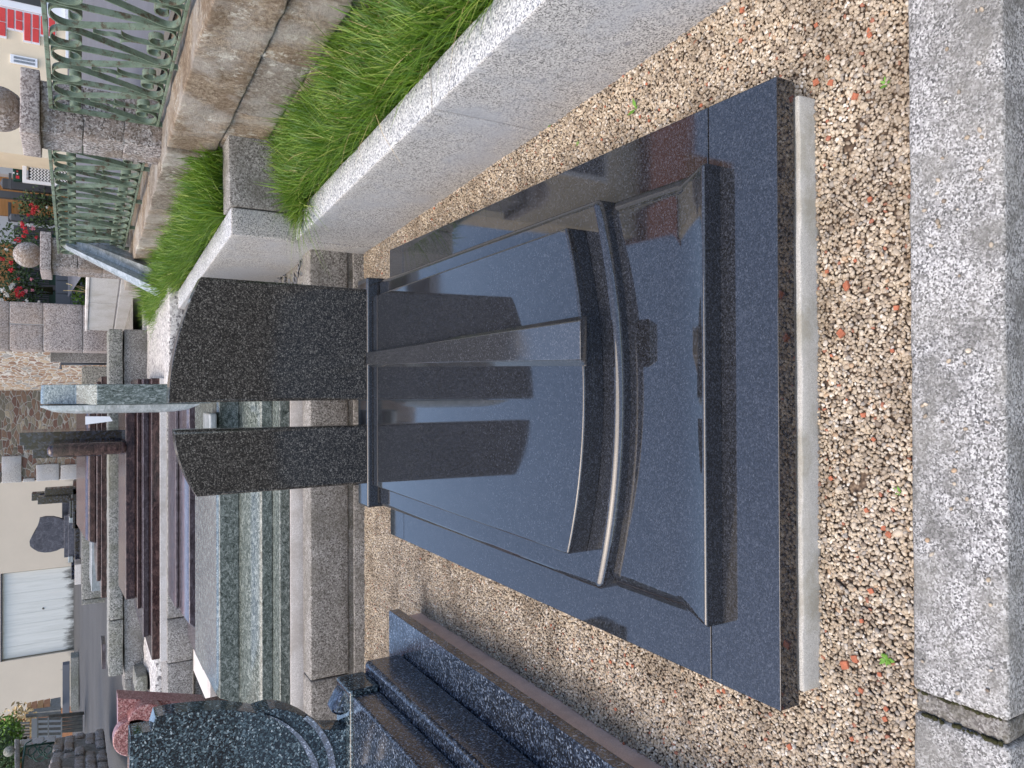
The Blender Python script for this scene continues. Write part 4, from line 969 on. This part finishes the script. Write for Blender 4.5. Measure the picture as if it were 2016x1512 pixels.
# left side: fence, boards, cobble wall
def vwall(pts_px, Y0, Y1, zb0, zb1, nm, mat, th=.2): pass
Fe = thing('grey_wood_fence', 'weathered grey plank fence with open upper bays at the end of the path', 'fence', (-8, 19, 1.3))
def quadslab(pp, th, mat, nm, par, am=0):
    return obj(nm, prism([PY(*p) for p in pp], (.0, th, 0), 0), mat, par)
quadslab([(165, 1402, 19), (95, 1409, 17.5), (97, 1413, 17.5), (166, 1407, 19)], .05, WOODG, 'rail', Fe)
for k in range(5):
    y_ = 1404 + k * 7.5
    quadslab([(163, y_, 19), (120, y_ + 4, 18.6), (121, y_ + 9, 18.6), (163, y_ + 6, 19)], .05, WOODG, 'plank', Fe)
for k in range(4):
    y_ = 1410 + k * 10
    quadslab([(122, y_ + 3, 18.4), (73, y_ + 5, 18.0), (73, y_ + 8, 18.0), (122, y_ + 7, 18.4)], .05, WOODG, 'slat', Fe)
for x_ in (74, 95, 121): quadslab([(x_ - 1.5, 1414, 17.9), (x_ - 1.5, 1458, 17.9), (x_ + 1.5, 1458, 17.9), (x_ + 1.5, 1414, 17.9)], .06, WOODG, 'cross_rail', Fe)
quadslab([(120, 1404, 18.8), (50, 1409, 18.5), (50, 1413, 18.5), (120, 1410, 18.8)], .1, WOODG, 'beam', Fe)
for k in range(6):
    y_ = 1423 + k * 6; quadslab([(58, y_, 18.3), (34, y_ + 1, 18.3), (34, y_ + 4, 18.3), (58, y_ + 3, 18.3)], .06, WOODG, 'baluster', Fe)
quadslab([(34, 1420, 18.4), (30, 1421, 18.4), (26, 1460, 18.4), (32, 1460, 18.4)], .08, WOODG, 'hand_rail', Fe)
quadslab([(121, 1413, 19.2), (62, 1416, 18.6), (62, 1462, 18.6), (121, 1462, 19.2)], .03, BLUEW, 'pale_board', Fe)
TB = thing('timber_stack', 'brown planks and a timber frame behind the grey fence', 'timber', (-9, 22, 1.5))
for k, (x0p, x1p, mt) in enumerate(((52, 60, ORANGE), (61, 72, BRICKW), (73, 85, ORANGE), (86, 98, BRICKW), (99, 119, WOODG))):
    quadslab([(x0p, 1395 - k * 2.2, 24), (x1p, 1392 - k * 2.4, 24), (x1p, 1403 - k * .8, 23.6), (x0p, 1408 - k * 1, 23.6)], .4, mt, 'plank', TB)
quadslab([(48, 1411, 23), (54, 1411, 23), (120, 1401, 23), (119, 1397, 23), (56, 1405, 23), (48, 1405, 23)], .3, WOODG, 'frame', TB)
NH = thing('brick_side_house', 'orange brick gable end beyond the cream outbuilding', 'house', (-14, 33, 1))
obj('wall', box(-19, -11.2, 32, 38, 1.0, 3.2, 0), BRICKW, NH); obj('roof', prism([(-19.5, 31.6, 3.2), (-19.5, 38.4, 3.2), (-19.5, 35, 4.6)], (8.6, 0, 0), 0), TILE, NH)
Cw = thing('cobble_wall', 'wall of rough square granite cobbles with a framed opening at the left of the path', 'wall', (-4.2, 9, 1))
b = bmesh.new(); random.seed(5)
# wall face from near the path going left, tilted like in the photo
P0 = PY(214, 1512, 8.2); cols_ = 6; rows_ = 5
E0, E1 = PY(205, 1436, 11.0), PY(215, 1520, 8.0)
U0, U1 = PY(108, 1450, 11.0), PY(95, 1520, 8.0)
for r in range(rows_):
    for c in range(cols_):
        t0, t1 = (c + .04 + .25 * (r % 2)) / cols_, (c + .96 + .25 * (r % 2)) / cols_; h0, h1 = (r + .05) / rows_, (r + .95) / rows_
        if r >= 6 and c > 5: pass
        def pt(t, h): return (E0.lerp(E1, t)).lerp(U0.lerp(U1, t), h)
        a_, b_, c_, d_ = pt(t0, h0), pt(t1, h0), pt(t1, h1), pt(t0, h1)
        off = Vector((-.25, .1, 0)); jj = Vector((random.uniform(-.02, .03), random.uniform(-.02, .02), 0))
        bb = hexa([a_ + jj, b_ + jj, b_ + off, a_ + off, d_ + jj, c_ + jj, c_ + off, d_ + off], .02); merge(b, rough(bb, .012, 6, maxlen=.1, seed=r * 9 + c))
obj('cobbles', b, G_PILLAR, Cw, True)
obj('mortar_core', hexa([E0 + Vector((-.03, .02, 0)), E1 + Vector((-.03, .02, 0)), E1 + Vector((-.2, .2, 0)), E0 + Vector((-.2, .2, 0)), U0 + Vector((-.03, .02, 0)), U1 + Vector((-.03, .02, 0)), U1 + Vector((-.2, .2, 0)), U0 + Vector((-.2, .2, 0))], 0), MORTAR, Cw)
b = bmesh.new()
for k, (x0p, x1p) in enumerate(((88, 110), (64, 87), (40, 63))):
    merge(b, rough(hexa([PY(x1p, 1448 + 3 * k, 10.6), PY(x1p, 1460 + 3 * k, 10.2), PY(x1p, 1460 + 3 * k, 10.6), PY(x1p, 1448 + 3 * k, 11.0), PY(x0p, 1451 + 3 * k, 10.6), PY(x0p, 1465 + 3 * k, 10.2), PY(x0p, 1465 + 3 * k, 10.6), PY(x0p, 1451 + 3 * k, 11.0)], .008), .003, 8, maxlen=.1, seed=k))
obj('jamb', b, G_KERB, Cw, True)
obj('lintel', rough(hexa([PY(39, 1455, 10.2), PY(39, 1530, 8.8), PY(39, 1530, 9.3), PY(39, 1455, 10.7), PY(29, 1455, 10.2), PY(29, 1530, 8.8), PY(29, 1530, 9.3), PY(29, 1455, 10.7)], .01), .004, 6, maxlen=.1), G_WALL, Cw, True)
o = obj('ball_finial', ball(PY(18, 1479, 9.8), .055, seg=20), G_MOSSY, smooth=True); tag(o, 'dark stone ball on the lintel of the cobble wall', 'stone ball')
Gt2 = thing('scrolled_gate', 'dark green scrolled iron grille in the opening of the cobble wall', 'grille', PY(80, 1490, 9.6))
for k in range(5):
    c_ = PY(62 + 10 * (k % 5), 1475 + 6 * (k % 3), 9.7)
    obj('scroll', sweep([c_ + Vector((cos(t * .5) * .012 * (8 - t * .45), 0, sin(t * .5) * .012 * (8 - t * .45))) for t in range(14)], .007, 6), DGREEN, Gt2, True)
obj('frame', sweep([PY(106, 1462, 9.7), PY(50, 1470, 9.6), PY(45, 1500, 9.4), PY(42, 1530, 9.2)], .012, 6), DGREEN, Gt2, True)
obj('back_panel', prism([PY(106, 1462, 10.2), PY(45, 1470, 10.2), PY(40, 1530, 9.8), PY(104, 1530, 9.8)], (0, .04, 0), 0), MORTAR, Gt2)

# ------------------------------------------------------------------ shrubs and flowers
def leaves(c, r, n, mat, nm, par, ls=.03, seed=0):
    rg = np.random.default_rng(seed); u = rg.normal(0, 1, (n, 3)); u /= np.linalg.norm(u, axis=1)[:, None]
    rr = rg.uniform(.35, 1.05, n) ** .6; cl = rg.uniform(-.22, .22, (max(3, n // 60), 3))
    P = np.array(c)[None] + u * rr[:, None] * np.array(r)[None] + cl[rg.integers(0, len(cl), n)] * np.array(r)[None]
    A = randrot(n, 1.0) * rg.uniform([ls * .8, ls * .45, ls], [ls * 1.3, ls * .7, ls], (n, 3))[:, None, :]
    bv = np.array([(-1, 0, 0), (0, -1, .15), (1, 0, 0), (0, 1, .15)], float); bf = np.array([(0, 1, 2, 3)])
    me = instmesh(nm, bv, bf, (A, P), mat, smooth=False); return obj(nm, me, mat, par)
def bush(nm, lab, cat, c, r, n, blooms, seed, leaf=LEAF, ls=.03, trunk=True):
    t = thing(nm, lab, cat, (c[0], c[1], c[2] - r[2])); leaves(c, r, n, leaf, 'foliage', t, ls, seed)
    if trunk:
        b = bmesh.new(); random.seed(seed)
        for k in range(5):
            sweep([(c[0] + .02 * k, c[1], c[2] - r[2] * 1.25), (c[0] + random.uniform(-.4, .4) * r[0], c[1] + random.uniform(-.4, .4) * r[1], c[2]), (c[0] + random.uniform(-.8, .8) * r[0], c[1], c[2] + r[2] * .7)], [.012, .008, .004], 6, b)
        obj('stems', b, MOSS, t, True)
    for k, (mt, x_, y_, Y, s_) in enumerate(blooms):
        s_ *= .62
        p = PY(x_, y_, Y); leaves(p, (s_, s_, s_), 40, mt, 'blossom', t, s_ * .42, seed + k + 1)
Yb = 11.2
bush('rose_bush', 'climbing rose with red and white blossoms over the dark fence beside the far ball pillar', 'rose bush', PY(38, 505, Yb), (.38, .3, .30), 900, [(FL_RED, 47, 447, Yb - .3, .05), (FL_RED, 50, 455, Yb - .3, .05), (FL_RED, 44, 440, Yb - .3, .04), (FL_PINK, 65, 449, Yb - .3, .045), (FL_WHITE, 57, 443, Yb - .3, .035), (FL_RED, 35, 473, Yb - .3, .05), (FL_RED, 3, 510, Yb - .3, .05), (FL_RED, 22, 518, Yb - .3, .04), (FL_RED, 21, 531, Yb - .3, .05), (FL_PINK, 33, 511, Yb - .3, .04), (FL_RED, 48, 465, Yb - .3, .04), (FL_WHITE, 12, 492, Yb - .3, .03), (FL_WHITE, 25, 560, Yb - .3, .04), (FL_RED, 72, 467, Yb - .3, .03)], 3, ls=.022)
bush('rose_bush', 'lower rose bush with red, pink and white blossoms between the two pillars of stone', 'rose bush', PY(40, 575, Yb), (.28, .25, .28), 700, [(FL_RED, 38, 568, Yb - .3, .045), (FL_RED, 33, 574, Yb - .3, .05), (FL_RED, 43, 578, Yb - .3, .05), (FL_PINK, 51, 574, Yb - .3, .04), (FL_RED, 37, 582, Yb - .3, .05), (FL_WHITE, 5, 572, Yb - .3, .045), (FL_WHITE, 12, 580, Yb - .3, .05), (FL_WHITE, 3, 591, Yb - .3, .04), (FL_WHITE, 22, 566, Yb - .3, .04), (FL_PINK, 64, 571, Yb - .3, .03), (FL_PINK, 62, 550, Yb - .3, .03), (FL_RED, 36, 549, Yb - .3, .03), (FL_WHITE, 52, 592, Yb - .3, .03), (FL_WHITE, 77, 594, Yb - .3, .025), (FL_RED, 46, 597, Yb - .3, .03)], 9, ls=.022)
bush('rose_bush', 'small rose bush with bright red blossoms against the orange boards', 'rose bush', PY(85, 412, Yb + .3), (.28, .25, .30), 900, [(FL_RED, 62, 403, Yb, .045), (FL_RED, 68, 412, Yb, .05), (FL_RED, 65, 418, Yb, .05), (FL_RED, 72, 407, Yb, .035), (FL_RED, 55, 423, Yb, .03), (FL_PINK, 75, 415, Yb, .02), (FL_WHITE, 92, 408, Yb, .025)], 15, ls=.022)
bush('yellow_flower_shrub', 'bright green shrub with yellow flowers left of the grey fence', 'shrub', PY(14, 1466, 17.5), (.55, .35, .26), 2600, [(FL_YEL, 12, 1455, 19, .12), (FL_YEL, 18, 1450, 19, .10), (FL_YEL, 8, 1487, 19, .08)], 21, LEAFY, .035)
bush('dark_hedge', 'dark green bush above the cobble wall at the edge of the frame', 'bush', PY(-8, 1500, 13), (.5, .4, .28), 1200, [], 25, LEAF, .03)
leaf = leaves(PY(40, 1425, 22), (.5, .4, .35), 300, STRAW, 'dry_weed', None, .06, 4); tag(leaf, 'dry straw coloured weeds before the orange brick gable', 'dry weeds', kind='stuff')
o = leaves((PY(160, 575, 10.2).x, 10.2, PY(160, 575, 10.2).z), (.42, .12, .09), 700, LEAFY, 'low_weeds', None, .02, 6); tag(o, 'strip of yellow green weeds on top of the light stone wall', 'weeds', kind='stuff')
b = bmesh.new()
for (xa_, ya_, xb2, yb2) in ((168, 572, 140, 562), (168, 575, 125, 572), (165, 570, 130, 558), (166, 566, 143, 563)): sweep([PY(xa_, ya_, 10), PY((xa_ + xb2) / 2, (ya_ + yb2) / 2 - 1.5, 10), PY(xb2, yb2, 10)], .005, 5, b)
o = obj('dry_stalks', b, STRAW); tag(o, 'dry flower stalks above the light stone wall', 'dry plant')

# dark panel fence and gate posts behind the flowers
Df = thing('dark_panel_fence', 'dark grey metal panel fence with posts behind the roses', 'fence', (2, 12, 1.2))
Yf = 11.9
xr, xl = q(60, 452, Yf).x, q(60, 602, Yf).x
for k in range(5):
    xp = xl + (xr - xl) * k / 4; obj('post', box(xp - .035, xp + .035, Yf - .04, Yf + .05, 1.1, 2.12, .004), PANEL, Df)
b = bmesh.new(); n = 34
for k in range(n):
    xx = xl + (xr - xl) * (k + .5) / n; box(xx - .009, xx + .009, Yf, Yf + .02, 1.72, 2.1, 0, 2, b)
obj('upper_slats', b, PANEL, Df); obj('panel', box(xl, xr, Yf + .022, Yf + .04, 1.1, 2.05, 0), DGREEN, Df)
Ds = thing('slate_low_wall', 'low wall of dark slate grey panels below the rose bushes', 'wall', (1.6, 11, 1.2))
b = bmesh.new(); xl2, xr2 = q(140, 605, 11).x, q(140, 528, 11).x
for i in range(3):
    for j in range(2): box(xl2 + (xr2 - xl2) * i / 3 + .006, xl2 + (xr2 - xl2) * (i + 1) / 3 - .006, 11.0, 11.1, Z(170, 11, 560) + j * .17 + .004, Z(170, 11, 560) + (j + 1) * .17 - .004, .003, 2, b)
obj('panels', b, PANEL, Ds); obj('core', box(xl2, xr2, 11.01, 11.09, 1.0, Z(170, 11, 560) + .34, 0), DGREY, Ds)
for (x0p, y0p, y1p, lab) in ((5, 357, 375, 'tall dark grey gate post with pointed top beside the white mesh gate'), (-10, 381, 394, 'dark grey gate post in front of the orange boards'), (22, 424, 437, 'dark grey gate post right of the pale wall')):
    t = thing('gate_post', lab, 'post', q(120, (y0p + y1p) / 2, 11.6), 'dark gate posts')
    a, c = q(60, y1p, 11.6), q(60, y0p, 11.6); zt_ = q(x0p, y0p, 11.6).z
    obj('post_body', box(a.x, c.x, 11.6, 11.7, 1.2, zt_, .004), DGREY, t)
    xm_ = (a.x + c.x) / 2; b = bmesh.new(); vs = [b.verts.new(p) for p in ((a.x, 11.6, zt_), (c.x, 11.6, zt_), (c.x, 11.7, zt_), (a.x, 11.7, zt_), (xm_, 11.65, zt_ + .035))]
    for f_ in ((0, 1, 4), (1, 2, 4), (2, 3, 4), (3, 0, 4)): b.faces.new([vs[i] for i in f_])
    obj('post_cap', b, DGREY, t)
Ob = thing('orange_board_house', 'house front of varnished orange boards behind the dark posts', 'house', (3, 13.4, 1.4))
a, c = q(30, 426, 13.4), q(30, 343, 13.4)
obj('board_wall', box(a.x, c.x, 13.4, 13.6, 1.3, 4.3, 0), ORANGE, Ob)
obj('bracket', box(q(18, 433, 13.2).x, q(18, 395, 13.2).x, 13.3, 13.35, q(18, 400, 13.2).z - .02, q(18, 400, 13.2).z + .02, .003), DGREY, Ob)
obj('side_wall', box(q(30, 480, 13.45).x, a.x - .002, 13.45, 13.9, 1.3, 4.3, 0), BLUEW, Ob)
obj('far_board', box(q(30, 596, 13.5).x, q(30, 480, 13.45).x - .002, 13.5, 13.9, 1.3, 3.6, 0), ORANGE, Ob)
obj('roof', prism([(a.x - .9, 13.2, 4.3), (a.x - .9, 14.6, 4.3), (a.x - .9, 13.9, 4.8)], (1.9, 0, 0), 0), DGREY, Ob)
Bw = thing('pale_blue_house', 'pale blue rendered wall between the cream house and the orange boards', 'house', (3.5, 12.9, 1.4))
obj('wall', box(q(20, 343.5, 13.2).x, q(20, 300, 12.6).x + .6, 13.2, 14, 1.3, 4.3, 0), BLUEW, Bw)
obj('roof', prism([(q(20, 343.5, 13.2).x + .02, 13.0, 4.3), (q(20, 343.5, 13.2).x + .02, 14.2, 4.3), (q(20, 343.5, 13.2).x + .02, 13.6, 4.8)], (1.4, 0, 0), 0), DGREY, Bw)
# letterbox and mesh gate
Mb = thing('letterbox', 'dark green letterbox with small stickers beside the white mesh gate', 'letterbox', q(35, 342, 11.3))
a, c = q(44, 356, 11.3), q(25, 329, 11.3)
autosmooth(obj('body', box(a.x, c.x, 11.3, 11.42, a.z, c.z, .012, 3), DGREEN, Mb))
for (x_, y_, wv, hv, mt) in ((34, 337, .018, .018, FL_RED), (34, 342, .016, .016, WHITE), (34.5, 348.5, .036, .036, FL_RED), (26.5, 340, .02, .02, WHITE)):
    p = q(x_, y_, 11.29); obj('sticker', box(p.x - wv / 2, p.x + wv / 2, 11.292, 11.2985, p.z - hv / 2, p.z + hv / 2, 0), mt, Mb)
obj('bracket', box(q(22, 372, 11.35).x, q(22, 341, 11.35).x, 11.35, 11.37, q(19, 345, 11.35).z - .02, q(17, 345, 11.35).z, .002), DGREY, Mb)
Mg = thing('mesh_gate', 'white framed wire mesh gate below the green letterbox', 'gate', q(150, 340, 11.0))
Ym = 11.0
fx0, fx1, fz0, fz1 = q(100, 365, Ym).x, q(100, 313, Ym).x, q(205, 340, Ym).z, q(44, 340, Ym).z
for (x0_, x1_, z0_, z1_) in ((fx0, fx0 + .04, fz0, fz1), (fx1 - .04, fx1, fz0, fz1), (fx0 + .04, fx1 - .04, fz1 - .045, fz1), (fx0 + .04, fx1 - .04, fz0, fz0 + .05), ((fx0 + fx1) / 2 + .06, (fx0 + fx1) / 2 + .09, fz0 + .05, fz1 - .045)):
    obj('frame_bar', box(x0_, x1_, Ym, Ym + .04, z0_, z1_, .003), WHITE, Mg)
b = bmesh.new(); n = 22
for k in range(n):
    zz_ = fz0 + .06 + (fz1 - fz0 - .12) * k / n
    pts = [Vector((fx0 + .04 + (fx1 - fx0 - .08) * i / 14, Ym + .02, zz_ + (.012 if i % 2 else -.012))) for i in range(15)]
    for p0, p1 in zip(pts, pts[1:]):
        hexa([p0 + Vector((0, -.002, -.009)), p1 + Vector((0, -.002, -.009)), p1 + Vector((0, .004, -.009)), p0 + Vector((0, .004, -.009)), p0 + Vector((0, -.002, .009)), p1 + Vector((0, -.002, .009)), p1 + Vector((0, .004, .009)), p0 + Vector((0, .004, .009))], 0, 1, b)
obj('wire_mesh', b, WHITE, Mg)
obj('dark_backing', box(fx0 + .04, fx1 - .04, Ym + .06, Ym + .065, fz0, fz1 - .06, 0), SLATEB, Mg)

# cream house with red brick trim, reflected high in the polished slab
Hs = thing('cream_house', 'cream rendered house with white and red brick window trim and a small vent', 'house', (6, 10.5, 1.4))
hx0 = q(60, 307, 10.5).x; hx1 = 13.0
obj('wall', box(hx0, hx1, 10.5, 11.2, 1.46, 7.9, 0), HOUSEC, Hs)
obj('plinth', box(hx0 - .03, hx1, 10.47, 10.499, 1.0, q(133, 150, 10.47).z, 0), PLINTH, Hs)
wx0 = q(40, 62, 10.5).x
b = bmesh.new(); c_ = bmesh.new()
bz0, bz1 = q(110, 40, 10.48).z, q(2, 40, 10.48).z
n = 9; rowh = (5.0 - bz0) / int((5.0 - bz0) / .083)
k = 0; z = bz0
while z < 4.2:
    ext = .0 if k % 4 < 2 else .11
    xa_ = wx0 - ext
    L_ = wx0 + .235
    if k % 2: box(xa_ + .008, L_ - .008, 10.465, 10.49, z + .008, z + .072, .002, 1, b)
    else:
        box(xa_ + .008, (xa_ + L_) / 2 - .006, 10.465, 10.49, z + .008, z + .072, .002, 1, b); box((xa_ + L_) / 2 + .006, L_ - .008, 10.465, 10.49, z + .008, z + .072, .002, 1, b)
    box(xa_ - .012, L_ + .012, 10.478, 10.4985, z - .002, z + .083, 0, 1, c_)
    z += .083; k += 1
obj('brick_trim', b, REDB, Hs); obj('trim_backing', c_, WHITE, Hs)
fr = obj('window_frame', box(wx0 + .25, wx0 + 1.5, 10.46, 10.498, bz0 - .1, 4.2, .004), WHITE, Hs)
obj('window_pane', box(wx0 + .33, wx0 + 1.42, 10.452, 10.459, bz0 + .1, 4.1, 0), GLASSD, fr)
obj('window_sill', box(wx0 - .25, wx0 + 1.6, 10.40, 10.458, bz0 - .16, bz0 - .102, .004), WHITE, Hs)
a, c = q(74, 133, 10.48), q(20, 106, 10.48)
vt = obj('vent', box(a.x, c.x, 10.475, 10.499, a.z, c.z, .003), WHITE, Hs)
b = bmesh.new(); n = 18
for col in range(2):
    for k in range(n * 1):
        zz_ = a.z + .03 + (c.z - a.z - .06) * k / n; x0_ = a.x + .015 + col * (c.x - a.x - .02) / 2
        box(x0_, x0_ + (c.x - a.x) / 2 - .025, 10.470, 10.4745, zz_, zz_ + .006, 0, 1, b)
obj('vent_slots', b, PLINTH, vt)
obj('roof', prism([(hx0 - .1, 10.2, 7.9), (hx0 - .1, 11.4, 7.9), (hx0 + .5, 11.2, 10.0)], (hx1 - hx0 + .4, 0, 0), 0), TILE, Hs)
obj('chimney', box(hx0 + 1.4, hx0 + 2.0, 11.0, 11.4, 9.3, 10.9, .01), BRICKW, Hs)
for wz in (5.6,):
    for wx in (hx0 + .9, hx0 + 3.4):
        f_ = obj('window_frame', box(wx, wx + 1.0, 10.44, 10.498, wz, wz + 1.5, .004), WHITE, Hs); obj('window_pane', box(wx + .08, wx + .92, 10.43, 10.438, wz + .08, wz + 1.42, 0), GLASSD, f_)
